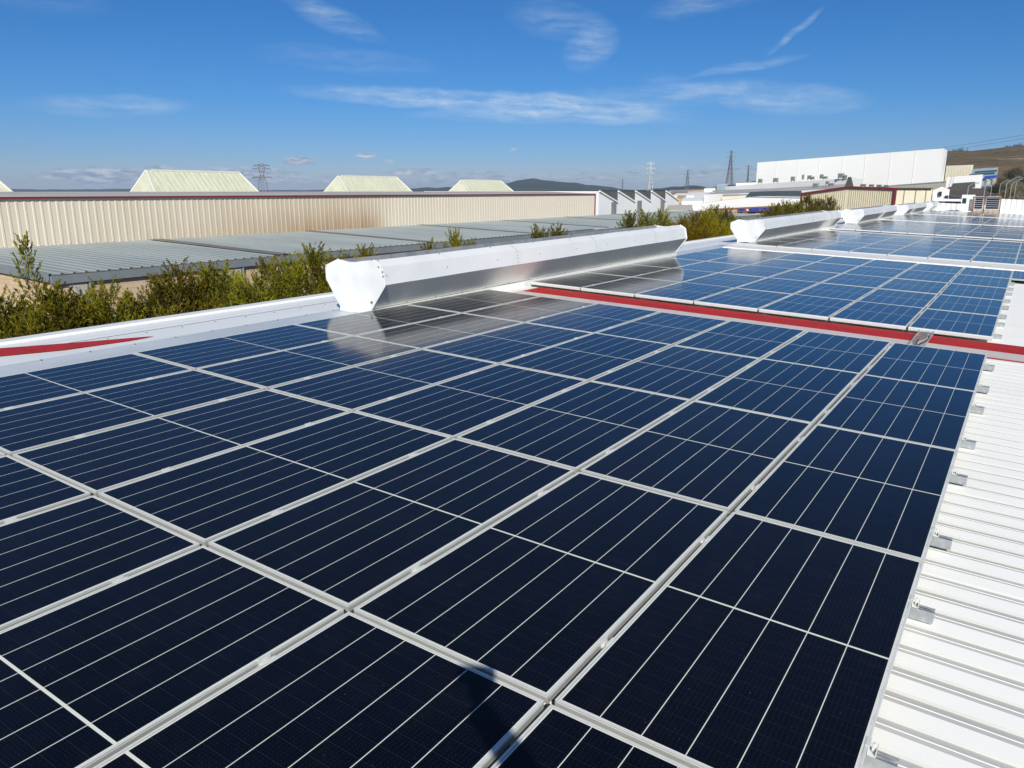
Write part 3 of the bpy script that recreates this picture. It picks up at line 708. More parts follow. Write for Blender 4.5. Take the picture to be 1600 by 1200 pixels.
# ------------------------------------------------------------------ conifers between the buildings
def conifer_mesh(seed, H=6.6, Rr=1.5, tall=0, sparse=1.0):
    """many upright feathery sprays; the crown is built from plumes of small scale-like leaves"""
    r = random.Random(seed); b = MB(); plumes = []
    for k in range(int(200 * sparse)):      # lower body, mostly hidden
        z = .8 + (H - 3.2) * r.random(); rad = Rr * (.75 + .35 * r.random()); a = r.uniform(0, 2 * math.pi)
        plumes.append((Vector((math.cos(a) * rad * .3, math.sin(a) * rad * .3, z - .3)), Vector((math.cos(a) * rad, math.sin(a) * rad, z + .35)), .3))
    cones = [(0, 0, H, Rr * .66)]
    for k in range(6):
        a = k * 1.05 + r.uniform(-.3, .3); q = Rr * r.uniform(.4, .75)
        cones.append((math.cos(a) * q, math.sin(a) * q, H - r.uniform(.5, 1.5), Rr * r.uniform(.46, .66)))
    for cx, cy, ch, cr in cones:
        for k in range(int(430 * (cr / Rr + .15))):
            dz = 2.6 * r.random() ** .85; rr_ = cr * min(1, (dz / 2.2)) ** .95 * (.82 + .35 * r.random()) * (1 if r.random() < .8 else .5); a = r.uniform(0, 6.28)
            p = Vector((cx + math.cos(a) * rr_, cy + math.sin(a) * rr_, ch - dz)); d_ = Vector((math.cos(a) * .62, math.sin(a) * .62, .95 + r.uniform(-.25, .4))).normalized()
            plumes.append((p - d_ * .14, p + d_ * r.uniform(.18, .42), .085))
        plumes.append((Vector((cx, cy, ch - .55)), Vector((cx + r.uniform(-.05, .05), cy, ch + .1)), .06))
    if tall:
        z0_ = H - 1.6; N_ = 70
        for k in range(N_):
            f = k / N_; z = z0_ + (tall + .75) * f; a = k * 2.4; s = (1 - f) ** .8 * .62 * r.uniform(.7, 1.15) + .05
            plumes.append((Vector((0, 0, z)), Vector((math.cos(a) * s, math.sin(a) * s, z + .75 * s + .10)), .062))
    for p, q, wd in plumes:
        top = p.z > H * .5
        n = (46 if (q - p).length < .6 else 60) if top else 30
        ax = (q - p).normalized()
        for i in range(n):
            t = r.random() ** .7
            c = p.lerp(q, t) + Vector((0, 0, .10 * t * t))
            off = Vector((r.gauss(0, 1), r.gauss(0, 1), r.gauss(0, .8))); off.normalize(); off *= wd * (1.08 - t) * r.random() ** .5
            c += off
            dirn = (ax * .9 + off / max(wd, .01) * .7 + Vector((r.uniform(-.4, .4), r.uniform(-.4, .4), r.uniform(-.2, .5)))).normalized()
            sd = dirn.cross(Vector((r.uniform(-1, 1), r.uniform(-1, 1), r.uniform(-1, 1)))).normalized()
            sc_ = 1 if top else 2.2
            l = r.uniform(.045, .095) * sc_; w2 = r.uniform(.005, .011) * sc_
            b.add([c - sd * w2, c + dirn * l * .55 - sd * w2 * 1.1, c + dirn * l, c + dirn * l * .5 + sd * w2 * 1.2], [(0, 1, 2, 3)])
    return b.mesh('crown')
def trunk_mesh(H):
    b = MB(); b.cyl((0, 0, 0), (0, 0, H * .55), .13, .07, 8); b.cyl((0, 0, H * .55), (0, 0, H), .07, .015, 6)
    r = random.Random(3)
    for k in range(14):
        a = r.uniform(0, 6.28); z = r.uniform(.8, H * .8); b.cyl((0, 0, z), (math.cos(a) * .8, math.sin(a) * .8, z + .7), .03, .01, 5)
    return b.mesh('trunk')
CR = [conifer_mesh(11), conifer_mesh(12, 6.6, 1.7), conifer_mesh(13, 6.2, 1.35), conifer_mesh(14, 5.2, 1.3, 2.7), conifer_mesh(15, 6.6, 1.9)]
for c in CR[:4]: c.materials.append(M['leaf'])
CR[4].materials.append(M['leafy']); CRY = CR[1].copy(); CRY.materials.clear(); CRY.materials.append(M['leafy'])
TR = trunk_mesh(6.0); TR.materials.append(M['bark'])
TX = -15.2
def conifer(u, v, mesh, label, x=TX, wide=1, H=6.85):
    p = at(u, v, 0, x); t = empty('conifer_tree', (x, p.y, GZ), rnd.uniform(0, 6.28)); s = (p.z - GZ) / H
    t.scale = (s * wide, s * wide, s)
    tag(t, label, 'tree', 'conifers growing along the building side')
    link('crown', mesh, parent=t); link('trunk', TR, parent=t)
    return t
conifer(38, 387, CR[3], 'slender conifer with a tall bare leader, at the left edge', H=7.0)
LB = [(-60, 452), (-10, 455), (12, 445), (95, 462), (78, 452), (128, 455), (165, 438), (210, 438), (248, 432), (278, 412), (322, 414), (350, 420), (384, 410), (418, 412), (452, 400), (488, 387), (520, 396), (545, 382), (570, 392)]
LB = sorted(LB)
WH = ['leaning out past the left picture edge', 'behind the lower left roof corner', 'with thin bare branches before the block wall', 'squat, beside the slender leader tree', 'low and round, under the corner of the grey gutter', 'low, before the first concrete column', 'dense, right of the first concrete column', 'bushy with brownish patches', 'broad, before the pale block wall', 'with two pointed tips over the gutter line', 'with one tall tip touching the grey gutter',
      'full and dark, mid hedge', 'with feathery tips above the hedge', 'with a narrow pointed top', 'crowding its neighbours, yellow-green tips', 'whose tip rises before the grey lean-to roof', 'left of the dented ventilator end', 'directly behind the dented ventilator end', 'just showing over the ventilator top']
for k, (u, v) in enumerate(LB):
    conifer(u, v + rnd.uniform(-7, 5), CR[[0, 1, 2, 0, 1][k % 5]], 'olive conifer ' + WH[k], TX + rnd.uniform(-.9, .6), rnd.uniform(1.05, 1.3))
VB = [((668, 366), 'small conifer tip just left of the middle of the ventilator top'), ((710, 369), 'conifer tip in the middle above the nearest ventilator'), ((733, 367), 'conifer tip right beside the middle one above the ventilator'),
      ((845, 346), 'pointed conifer above the ventilator, before the cream wall end'), ((872, 360), 'low bushy conifer beside the pointed one above the ventilator')]
for k, ((u, v), la) in enumerate(VB): conifer(u, v - 7, CR[[2, 0, 2, 2, 1][k]], la, TX - .6, .85 if k < 3 else 1.15)
VC = [((985, 341), 'left conifer of the clump before the sawtooth building', 0), ((1011, 325), 'tallest pointed conifer before the sawtooth building', 2), ((1035, 338), 'right conifer of the clump before the sawtooth building', 0),
      ((1066, 345), 'yellowish conifer at the ventilator far end', 4), ((1085, 338), 'golden bushy conifer past the ventilator far end', 4), ((1105, 334), 'golden conifer beneath the white cladding band', 1), ((1117, 331), 'tall olive conifer before the tan wall', 0), ((1135, 333), 'dark olive conifer left of the second ventilator', 1), ((1152, 338), 'conifer touching the second ventilator end', 2), 
      ((1172, 344), 'low conifer behind the near end of the second ventilator', 2)]
for (u, v), la, k in VC: conifer(u, v - 8, CRY if (k == 1 and u < 1110) else CR[k], la, TX + rnd.uniform(-.6, .6), 1.15)
VD = [((1212, 324), 'leftmost conifer beside the brown shop front', 0), ((1228, 318), 'conifer right of the brown shop front', 1), ((1246, 311), 'dark conifer before the left corner of the gabled building', 2), ((1262, 309), 'conifer before the cream gable, left of the tallest', 0), ((1278, 306), 'tallest conifer before the cream gable', 2), ((1296, 311), 'rightmost conifer before the cream gable', 1)]
for (u, v), la, k in VD: conifer(u, v - 4, CR[k], la, -15.4 + rnd.uniform(-.6, .6), 1.35)

# ------------------------------------------------------------------ neighbouring and distant buildings
def G(x, y): return gz(x, y)
def facade(name, label, cat, pts, depth_dir, wallm, roofm, zbase=None, parts=None, rise=0):
    """pts: top corners (world) along the front; the body goes back by depth_dir"""
    p0 = pts[0]; zb = GZ - .5 if zbase is None else zbase
    if isinstance(depth_dir, (int, float)):
        q = pts[-1] - CAM; q.z = 0; q.normalize(); depth_dir = q * depth_dir
    t = empty(name, (p0.x, p0.y, zb)); tag(t, label, cat)
    base = Vector((p0.x, p0.y, zb)); D = Vector(depth_dir); n = len(pts)
    b = MB(); tp = [p - base for p in pts]; lo = [Vector((p.x, p.y, 0)) for p in tp]
    b.strip(lo, tp); b.strip([p + D for p in tp], [p + D for p in lo])
    b.quad(lo[-1], lo[-1] + D, tp[-1] + D, tp[-1]); b.quad(lo[0] + D, lo[0], tp[0], tp[0] + D); b.build('wall', wallm, t, fix=False)
    b = MB(); up = Vector((0, 0, .02)); b.strip([p + up for p in tp], [p + D + up + Vector((0, 0, rise)) for p in tp]); b.build('roof', roofm, t, fix=False)
    return t, base
# sawtooth factory
SX = -64.0
PKu = [936, 965, 992, 1017, 1040]; VLu = [965, 991.5, 1016.5, 1039, 1061]
t = empty('sawtooth_factory', (SX, 140, GZ)); tag(t, 'pale factory with five sawtooth roof peaks and small louvred openings', 'factory')
ys0 = at(936, 299, 0, SX).y; st = (at(1040, 299, 0, SX).y - ys0) / 4
b = MB(); rf = MB(); pk, vl = CAM.z, at(965, 316, 0, SX).z
bo = MB()
for k in range(5):
    a, c = ys0 + st * k - 140, ys0 + st * (k + 1) - 140
    b.add([(0, a, 0), (0, c, 0), (0, c, vl - GZ), (0, a, pk - GZ)], [(0, 1, 2, 3)])
    for e in ((a, pk), ):
        rf.quad((-.05, a, pk - GZ + .1), (-.05, c, vl - GZ + .1), (-40, c, vl - GZ + .1), (-40, a, pk - GZ + .1)); rf.quad((-.06, c, vl - GZ), (-.06, c, (pk if k < 4 else vl) - GZ), (-40, c, (pk if k < 4 else vl) - GZ), (-40, c, vl - GZ))
    bo.bar((.1, a, pk - GZ), (.1, c, vl - GZ), .25)
b.quad((0, ys0 - 140, 0), (0, ys0 - 140, pk - GZ), (-40, ys0 - 140, pk - GZ), (-40, ys0 - 140, 0)); b.build('wall', M['saw'], t, fix=False); rf.build('sawtooth_roof', M['sawroof'], t, fix=False); bo.build('verge_trim', M['farwhite'], t)
for u, v in ((958.5, 328), (998.5, 325), (1034.5, 323)):
    p = at(u, v, 0, SX); b = MB(); b.box((.02, -1.0, -1.3), (.12, 1.0, 1.4)); b.build('louvre', M['fargrey'], t, loc=(0, p.y - 140, p.z - GZ))
p0 = at(924, 320, 0, -58); 
facade('link_block', 'narrow dark teal block between the cream wall and the sawtooth factory', 'building', [atd(922, 300, 140), atd(934.5, 299.6, 140)], 6, M['sawroof'], M['sawroof'])

# brick shop with white upper band and blue letters
t, base = facade('brick_shop', 'brown brick shop with white upper cladding and blue lettering', 'shop', [aty(1082, 319.5, 115), aty(1130, 313, 115), aty(1172, 308.5, 115), aty(1260, 310.5, 115)], 30, M['farwhite'], M['fargrey'], rise=-.1)
def on(u, v, d): return aty(u, v, d) - base
def plate(par, name, pts, m, off=(.0, -.25, 0)):
    b = MB(); o_ = Vector(off); P = [Vector(p) + o_ for p in pts]; b.prism(P, Vector((-.02, .2, 0))); return b.build(name, m, par)
dd = lambda u: 115 - .3
plate(t, 'brick_front', [on(1106, 326.5, dd(1106)), on(1242, 320, dd(1242)), on(1242, 348, dd(1242)), on(1106, 348, dd(1106))], M['brown'])
plate(t, 'tan_panel', [on(1136, 328.3, dd(1136) - .6), on(1152, 327.3, dd(1152) - .6), on(1152, 338, dd(1152) - .6), on(1136, 338, dd(1136) - .6)], M['tan'])
plate(t, 'tan_panel', [on(1107, 328.6, dd(1107) - .6), on(1134, 328.2, dd(1134) - .6), on(1134, 338, dd(1134) - .6), on(1107, 338, dd(1107) - .6)], M['tan'])
plate(t, 'sign_block', [on(1155, 326.3, dd(1155) - .8), on(1164, 325.8, dd(1164) - .8), on(1164, 329.8, dd(1164) - .8), on(1155, 330, dd(1155) - .8)], M['blue'])
b = MB(); c0 = on(1168, 328, dd(1168) - .9); b.cyl(c0, c0 + Vector((0, -.1, 0)), .14, n=12); b.build('round_lamp', M['farwhite'], t)
def letter(u, w_, kind):
    b = MB(); d_ = dd(u) - .9
    v0 = 325.6 - (u - 1172) * .04; v1 = v0 + 4.1
    P = lambda uu, vv: on(uu, vv, d_)
    th = .13
    if 'l' in kind: b.bar(P(u, v0), P(u, v1), th, .1)
    if 'r' in kind: b.bar(P(u + w_, v0), P(u + w_, v1), th, .1)
    if 't' in kind: b.bar(P(u, v0 + .3), P(u + w_, v0 + .3), .1, th)
    if 'm' in kind: b.bar(P(u, (v0 + v1) / 2), P(u + w_, (v0 + v1) / 2), .1, th)
    if 'b' in kind: b.bar(P(u, v1 - .3), P(u + w_, v1 - .3), .1, th)
    if '\\' in kind: b.bar(P(u, v0), P(u + w_, v1), th, .1)
    if '/' in kind: b.bar(P(u, v1), P(u + w_, v0), th, .1)
    if 'c' in kind: b.bar(P(u + w_ / 2, v0), P(u + w_ / 2, v1), th, .1)
    b.build('blue_letter', M['blue'], t)
for u, w_, k in ((1172, 2.6, 'lr\\/'), (1176, 2.6, 'lrtb'), (1180, 2.6, 'lrtmb'), (1184, 2.4, 'ltmb'), (1188, 2.4, 'tc'), (1191.8, 2.4, 'lrtm'), (1195.6, 2.4, 'lr\\'), (1199.4, 2.2, 'lrtm'), (1203, 1.9, 'lb'), (1206.4, 1.2, 'l')): letter(u, w_, k)
plate(t, 'window', [on(1176, 334, dd(1176) - .8), on(1196, 333.4, dd(1196) - .8), on(1196, 341, dd(1196) - .8), on(1176, 341, dd(1176) - .8)], M['farwhite'])
plate(t, 'window', [on(1182, 336, dd(1182) - 1.2), on(1190, 335.8, dd(1190) - 1.2), on(1190, 340, dd(1190) - 1.2), on(1182, 340, dd(1182) - 1.2)], M['steelblue'])
# cream gabled building with red trim
P_ = [aty(1253, 302.5, 98.5), aty(1325.5, 292.2, 97.5), aty(1400, 294.5, 96.5)]
t, base = facade('gabled_building', 'cream ribbed building with red edged shallow gable and dark roof mast', 'building', P_, 30, M['cream2'], M['fargrey'], rise=-.3)
b = MB()
for a, c in zip(P_, P_[1:]): b.bar(a - base + Vector((0, -.15, 0)), c - base + Vector((0, -.15, 0)), .2, .2)
b.bar(P_[0] - base + Vector((0, -.15, 0)), P_[0] - base + Vector((0, -.15, -6)), .2); b.bar(P_[2] - base + Vector((0, -.15, .1)), P_[2] - base + Vector((0, -.15, -6)), .26); b.build('red_trim', M['trim'], t)
b = MB()
for s_ in range(2):
    a, c = P_[s_] - base, P_[s_ + 1] - base; n = 22
    for k in range(1, n):
        p = a.lerp(c, k / n) + Vector((0, -.03, -.15)); b.bar(p, p - Vector((0, 0, 5.5)), .10, .03)
b.build('wall_rib', M['cream3'], t)
b = MB(); ap = P_[1] - base; b.add([ap + Vector((-.45, 0, 0)), ap + Vector((.45, 0, 0)), ap + Vector((.12, 0, 1.15)), ap + Vector((-.12, 0, 1.15)), ap + Vector((-.45, .8, 0)), ap + Vector((.45, .8, 0)), ap + Vector((.12, .5, 1.15)), ap + Vector((-.12, .5, 1.15))], [(0, 1, 2, 3), (5, 4, 7, 6), (1, 5, 6, 2), (4, 0, 3, 7), (3, 2, 6, 7)])
b.build('roof_vent_cowl', M['sawroof'], t)
t, base = facade('cream_annex', 'smooth cream annex with dark red eaves right of the gable', 'building', [aty(1401, 294.3, 96.5), aty(1457, 294.5, 99)], 20, M['cream2'], M['fargrey'])
b = MB(); a, c = aty(1401, 294.3, 96.5) - base, aty(1457, 294.5, 99) - base; b.bar(a + Vector((0, -.2, 0)), c + Vector((0, -.2, 0)), .15, .14); b.build('dark_eaves', M['bark'], t)
b = MB()
for f in (.23, .55, .84): p = a.lerp(c, f) + Vector((0, -.05, 0)); b.bar(p, p - Vector((0, 0, 5)), .08)
b.build('panel_joint', M['fargrey'], t)
# small white house
t, base = facade('white_house', 'small white building with grey roof beside the cream annex', 'building', [aty(1458, 297, 140), aty(1472, 291.5, 140), aty(1484, 296, 140)], 20, M['farwhite'], M['fargrey'])
for u, v in ((1469, 303), (1479, 309), (1467, 318), (1479, 318.5)):
    p = aty(u, v, 139.8) - base; b = MB(); b.box((-.22, -.1, -.35), (.22, .3, .35)); b.build('window', M['glassd'], t, loc=p)
t, base = facade('grey_roof_hall', 'long low hall with grey roof in front of the big white warehouse', 'building', [aty(1345, 297, 200), aty(1400, 291.5, 197), aty(1430, 289.5, 194), aty(1478, 286, 190)], 12, M['cream2'], M['fargrey'], rise=.5)
# big white warehouse
P_ = [atd(1183.5, 254, 262), atd(1474, 231.8, 226), atd(1480.5, 235, 229)]
t, base = facade('tall_white_warehouse', 'huge blank white warehouse towering over the other roofs', 'warehouse', P_, 90, M['farwhite'], M['fargrey'])
b = MB(); a, c = P_[0] - base, P_[1] - base
for f in (.12, .25, .37, .5, .62, .75, .87):
    p = a.lerp(c, f) + Vector((0, -.05, 0)); b.bar(p, p - Vector((0, 0, 18)), .12, .06)
M['seam'] = mat('pale_seam', (.76, .76, .74), .6); b.build('cladding_seam', M['seam'], t)
# white terrace with rooftop machines in front of it
P_ = [atd(1134, 291.5, 232), atd(1330, 278.5, 198), atd(1348, 280.5, 196)]
t, base = facade('flat_white_hall', 'flat roofed white hall with rooftop machines before the tall warehouse', 'building', P_, 30, M['farwhite'], M['farwhite'])
def roof_unit(u, v0, v1, hw, d, label):
    p = atd(u, v1, d); k = d / F; h = (v1 - v0) * k; w_ = hw * k
    tt = empty('rooftop_unit', p); tag(tt, label, 'air conditioner', 'machines on the white hall roofs')
    b = MB(); b.box((-w_, 0, h * .15), (w_, w_ * 1.4, h)); b.build('casing', M['galv2'], tt)
    b = MB()
    for sx in (-.8, .8): b.box((sx * w_ - .06, .1, 0), (sx * w_ + .06, w_ * 1.3, h * .15))
    for j in range(3): b.box((-w_ * .8, -.04, h * (.3 + .2 * j)), (w_ * .8, 0, h * (.38 + .2 * j)))
    b.build('louvre', M['glassd'], tt)
M['galv2'] = mottled('machine_casing', (.30, .29, .27), (.38, .37, .34), 1, .7)
RU = [(1187, 279.5, 285.5, 3, 222, 'at the left end of the tall warehouse wall'), (1211, 278, 284.5, 3.6, 218, 'second from the left, boxy'), (1238, 276, 283, 3, 213, 'third from the left, narrow'), (1254, 273, 280, 1.6, 211, 'thin upright pipe-like unit'),
      (1264, 274, 280, 3, 209, 'left of a low twin unit'), (1269.5, 276, 280, 2.2, 208, 'low unit beside a taller one'), (1283, 272.5, 279, 2.6, 206, 'with a slanting top duct'), (1289, 275.5, 279, 3, 205, 'low and wide by the slanting duct'), (1313, 271, 278.5, 4.4, 200, 'largest, sandy box near the mast'), (1320.5, 273.5, 278.5, 2.2, 199, 'small, right of the largest box')]
for u, v0, v1, hw, d_, la in RU: roof_unit(u, v0, v1 + 1.0, hw, d_, 'grey rooftop machine ' + la)
RU2 = [(1273.5, 286, 293, 4.4, 170, 'box on the lower white roof, leftmost'), (1292, 283, 288, 2.6, 170, 'small box on the lower white roof'), (1298, 286, 290, 4, 170, 'wide flat box on the lower white roof'),
       (1348, 287.5, 291, 4, 150, 'left of four in a row behind the gable'), (1361, 288, 291.3, 3.6, 150, 'second of four in a row behind the gable'), (1373, 288.5, 291.6, 3.6, 150, 'third of four in a row behind the gable'), (1384, 289, 292, 3.4, 150, 'last of four in a row behind the gable')]
for u, v0, v1, hw, d_, la in RU2: roof_unit(u, v0, v1 + .8, hw, d_, 'grey rooftop machine, ' + la)
t, base = facade('low_white_hall', 'low white hall with striped sloping roof behind the brick shop', 'building', [aty(1100, 304, 170), aty(1180, 301.5, 168), aty(1260, 297.5, 166), aty(1326, 293.5, 164)], 30, M['farwhite'], M['roofgw'], rise=1.0)
t, base = facade('dark_roof_shed', 'shed with dark blue roof between the brick shop and white hall', 'building', [aty(1165, 307.5, 148), aty(1200, 306.5, 147), aty(1252, 306.2, 146)], 14, M['steelblue'], M['sawroof'], rise=.9)
# town fragments between the factory and the white halls
FR_ = [(1043, 1100, 299, 297, 330, 'tan', 'fargrey', 'low tan roofed building right of the sawtooth factory'), (1048, 1075, 301, 301, 300, 'brown', 'fargrey', 'dark red-brown shed right of the last sawtooth'),
       (1072, 1110, 304, 303, 260, 'farwhite', 'farwhite', 'white walled house among the distant roofs'), (1100, 1118, 295, 294.5, 420, 'farwhite', 'farwhite', 'small bright white distant building'), (1112, 1136, 300, 299, 300, 'cream2', 'roofgw', 'pale yellow distant building left of the white hall'),
       (1050, 1135, 306, 304, 210, 'farwhite', 'farwhite', 'long white roofed hall behind the tan wall'), (1083, 1108, 309, 308.5, 190, 'tan', 'farwhite', 'orange-tan wall below the long white roof'), (1057, 1072, 310, 310, 185, 'tan', 'tan', 'small orange house beside the sawtooth end'),
       (1120, 1137, 290, 288, 380, 'steelblue', 'farwhite', 'blue-grey block below the lattice pylon'), (1065, 1098, 314, 314, 170, 'farwhite', 'farwhite', 'white yard wall beside the sawtooth end'), (1040, 1082, 328, 327, 140, 'conc', 'conc', 'low concrete wall before the sawtooth factory'), (1128, 1172, 307, 305, 160, 'cream2', 'roofgw', 'cream hall left of the dark blue roof'),
       (1150, 1182, 286, 285, 330, 'farwhite', 'fargrey', 'white building left of the tall warehouse')]
for (u0, u1, v0, v1, d_, wm, rm, la) in FR_:
    facade('distant_building', la, 'building', [atd(u0, v0, d_ * 1.0), atd(u1, v1, d_)], d_ * .1, M[wm], M[rm], rise=.6)
# right hand: factories below the hill
t, base = facade('beige_factory', 'beige panelled factory below the brown hill', 'factory', [aty(1479, 259, 380), aty(1521, 257.5, 380)], 30, M['cream2'], M['roofgw'])
b = MB(); a = aty(1479, 259, 380) - base; c = aty(1521, 257.5, 380) - base
for k in range(1, 9): p = a.lerp(c, k / 9) + Vector((0, -.1, 0)); b.bar(p, p - Vector((0, 0, 8)), .12, .04)
b.build('panel_joint', M['cream3'], t)
t, base = facade('blue_striped_factory', 'pale blue factory with two dark window bands on the right', 'factory', [aty(1519, 264, 350), aty(1560, 261.5, 350)], 30, M['steelblue'], M['farwhite'])
plate(t, 'window_band', [aty(1523, 268, 349.5) - base, aty(1558, 265.5, 349.5) - base, aty(1558, 268, 349.5) - base, aty(1523, 270.5, 349.5) - base], M['glassd'], off=(0, -.6, 0))
plate(t, 'window_band', [aty(1538, 275.5, 349.5) - base, aty(1558, 273.5, 349.5) - base, aty(1558, 277, 349.5) - base, aty(1538, 279, 349.5) - base], M['blue'], off=(0, -.6, 0))
t, base = facade('white_loading_hall', 'low white hall with dark open bay on the right', 'building', [aty(1480, 276.5, 262), aty(1536, 272.5, 262)], 20, M['farwhite'], M['fargrey'])
plate(t, 'dark_bay', [aty(1489, 286.5, 261.5) - base, aty(1524, 284, 261.5) - base, aty(1524, 293, 261.5) - base, aty(1484, 299, 261.5) - base], M['sawroof'], off=(0, -.8, 0))
M['field'] = mottled('ploughed_soil', (.075, .05, .035), (.11, .08, .05), .1, .95)
for (u, v0, v1, la) in ((1542, 281, 289, 'left grey silo tank by the white loading hall'), (1552, 281, 289, 'right grey silo tank by the white loading hall')):
    p = atd(u, v1, 215); k = 215 / F; b = MB(); b.cyl((0, 0, 0), (0, 0, 8 * k), 3.4 * k, n=14); b.cyl((0, 0, 8 * k), (0, 0, 9 * k), 3.4 * k, 1 * k, n=14)
    tag(b.build('storage_tank', M['conc'], loc=p), la, 'tank')
# embankment, road and earth slope on the right
def slab(name, pts, m, th=.3):
    b = MB(); b.prism([Vector(p) for p in pts], (0, 0, -th)); return tag(b.build(name, m), kind='structure')
o = slab('field', [atd(1480, 318, 150), atd(1580, 318, 150), atd(1566, 291, 235), atd(1480, 291, 235)], M['field'])
o = slab('road', [atd(1580, 322, 130), atd(1680, 326, 130), atd(1620, 287, 260), atd(1594, 287, 260)], M['asph'])
o = slab('path', [atd(1546, 313, 150), atd(1556, 313, 150), atd(1578, 297, 215), atd(1573, 297, 215)], M['conc'])

# ------------------------------------------------------------------ pylons and cables
def pylon(u, vt, vb, d_, m, label, arms=3, wide=.16):
    p = atd(u, vt, d_); zb = min(atd(u, vb, d_).z, GZ + 4) if d_ < 1500 else GZ
    zb = max(zb, gz(p.x, p.y) - .5); H = p.z - zb
    t = empty('lattice_pylon', (p.x, p.y, zb), R(40)); tag(t, label, 'pylon', 'electricity pylons')
    r = H / 260 + .05; b = MB(); w0 = H * wide / 2
    W = lambda z: w0 * (1 - z / H) ** 1.25 + H * .010
    lv = [H * q for q in (0, .16, .30, .43, .55, .66, .76, .85, .93, 1)]
    for a, c in zip(lv, lv[1:]):
        A = [Vector((sx * W(a), sy * W(a), a)) for sx, sy in ((-1, -1), (1, -1), (1, 1), (-1, 1))]; B = [Vector((sx * W(c), sy * W(c), c)) for sx, sy in ((-1, -1), (1, -1), (1, 1), (-1, 1))]
        for i in range(4):
            b.bar(A[i], B[i], r * 2); j = (i + 1) % 4; b.bar(A[i], B[j], r); b.bar(A[j], B[i], r); b.bar(B[i], B[j], r)
    b.build('mast', m, t)
    b = MB()
    for k in range(arms):
        z = H * (.95 - .13 * k); s = H * (.115 + .02 * (k % 2))
        b.bar((-s, 0, z), (s, 0, z), r * 1.4); b.bar((-s, 0, z), (0, 0, z + H * .035), r); b.bar((s, 0, z), (0, 0, z + H * .035), r)
        for sx in (-1, 1): b.bar((sx * s, 0, z), (sx * s, 0, z - H * .03), r * 1.3)
    b.build('cross_arm', m, t)
    return t
pylon(1017, 253, 300, 520, M['pylw'], 'bright white lattice pylon behind the sawtooth factory')
pylon(1143, 235, 296, 480, M['pyl'], 'tall grey lattice pylon left of the big white warehouse')
pylon(1075, 265, 300, 900, M['pyl'], 'faint distant lattice pylon right of the white one')
pylon(973, 279, 300, 1000, M['pyl'], 'faintest thin pylon left of the white one', wide=.08)
pylon(1170, 258, 296, 700, M['pyl'], 'thin faint mast beside the big white warehouse', arms=1, wide=.05)
pylon(1512, 231, 247, 640, M['pyl'], 'small pylon standing on the brown hill', arms=2)
# dark red lattice pylon with curved top
p = atd(408, 255.5, 260); zb = GZ; H = p.z - zb
t = empty('lattice_pylon', (p.x, p.y, zb), R(38)); tag(t, 'dark reddish portal pylon between the first two skylights', 'pylon', 'electricity pylons')
b = MB(); M['pylr'] = mat('rusty_pylon', (.12, .075, .075), .7)
k = 260 / F
for sx in (-1, 1):
    pts = [(6.2, 0), (5.0, H * .35), (3.4, H - 26 * k), (1.2, H - 17 * k), (2.6, H - 10 * k), (2.6, H - 3 * k), (1.0, H)]
    pts = [Vector((sx * x * .35 if z < H * .5 else sx * x * k * 1.6, 0, z)) for x, z in pts]
    for a, c in zip(pts, pts[1:]): b.bar(a, c, .16)
for z in (2, 10, 17, 22, 26, 31, 36): 
    zz = H - z * k; b.bar((-3.6 * k, 0, zz), (3.6 * k, 0, zz - 4 * k), .1); b.bar((3.6 * k, 0, zz), (-3.6 * k, 0, zz - 4 * k), .1)
b.build('mast', M['pylr'], t)
b = MB()
for z, s in ((3, 12), (8, 13.5), (21, 15)):
    zz = H - z * k; b.bar((-s * k, 0, zz), (s * k, 0, zz), .18); b.bar((-s * k, 0, zz), (0, 0, zz + 3 * k), .1); b.bar((s * k, 0, zz), (0, 0, zz + 3 * k), .1)
    for sx in (-1, 1): b.bar((sx * s * k, 0, zz), (sx * s * k, 0, zz - 2 * k), .14)
b.build('cross_arm', M['pylr'], t)
def wire(P, label, r=.05, sag=0):
    b = MB(); pts = []
    for (a, c) in zip(P, P[1:]):
        for i in range(14):
            f = i / 14; q = a.lerp(c, f); q = q - Vector((0, 0, sag * 4 * f * (1 - f) * (c - a).length / 100)); pts.append(q)
    pts.append(P[-1])
    for a, c in zip(pts, pts[1:]): b.cyl(a, c, r, n=4)
    tag(b.build('power_line', M['wire'], None, fix=False), label, 'power line', 'power lines')
for k, (a, c, e, la) in enumerate(((278, 263, 206, 'uppermost power line crossing above the big white warehouse'), (281, 266, 212, 'second power line from the top, above the big white warehouse'), (286, 275, 236, 'third power line, passing in front of the white wall top'), (293, 283, 247, 'lowest power line, crossing the middle of the white wall'))):
    wire([atd(560, a + 4, 900), atd(1017, a - 9, 520), atd(1143, a - 14 if k < 2 else c - 12, 480), atd(1700, e - 12, 170)], la, .035 if k < 2 else .03, .8)

# ------------------------------------------------------------------ yard at the far right: lamp posts, cars, tarpaulin, panel stack, bare shrubs
def lamp(u, vt, vb, d_, curve, label):
    p = atd(u, vb, d_); top = atd(u, vt, d_); h = top.z - p.z; t = empty('street_lamp', p); tag(t, label, 'street lamp', 'lamp posts in the yard')
    b = MB(); b.cyl((0, 0, -3), (0, 0, h * .75),   .07, .05, 6)
    pv = Vector((0, 0, h * .75))
    for i in range(1, 7):
        f = i / 6; q = Vector((curve * math.sin(f * 1.4) * h * .35, 0, h * (.75 + .25 * math.sin(f * 1.5)))); b.cyl(pv, q, .045, n=6); pv = q
    b.build('pole', M['galv'], t)
    b = MB(); b.box((-.05, -.1, -.06), (.6 * (1 if curve > 0 else -1), .1, .05)) if curve > 0 else b.box((-.6, -.1, -.06), (.05, .1, .05)); b.build('lamp_head', M['fargrey'], t, loc=pv)
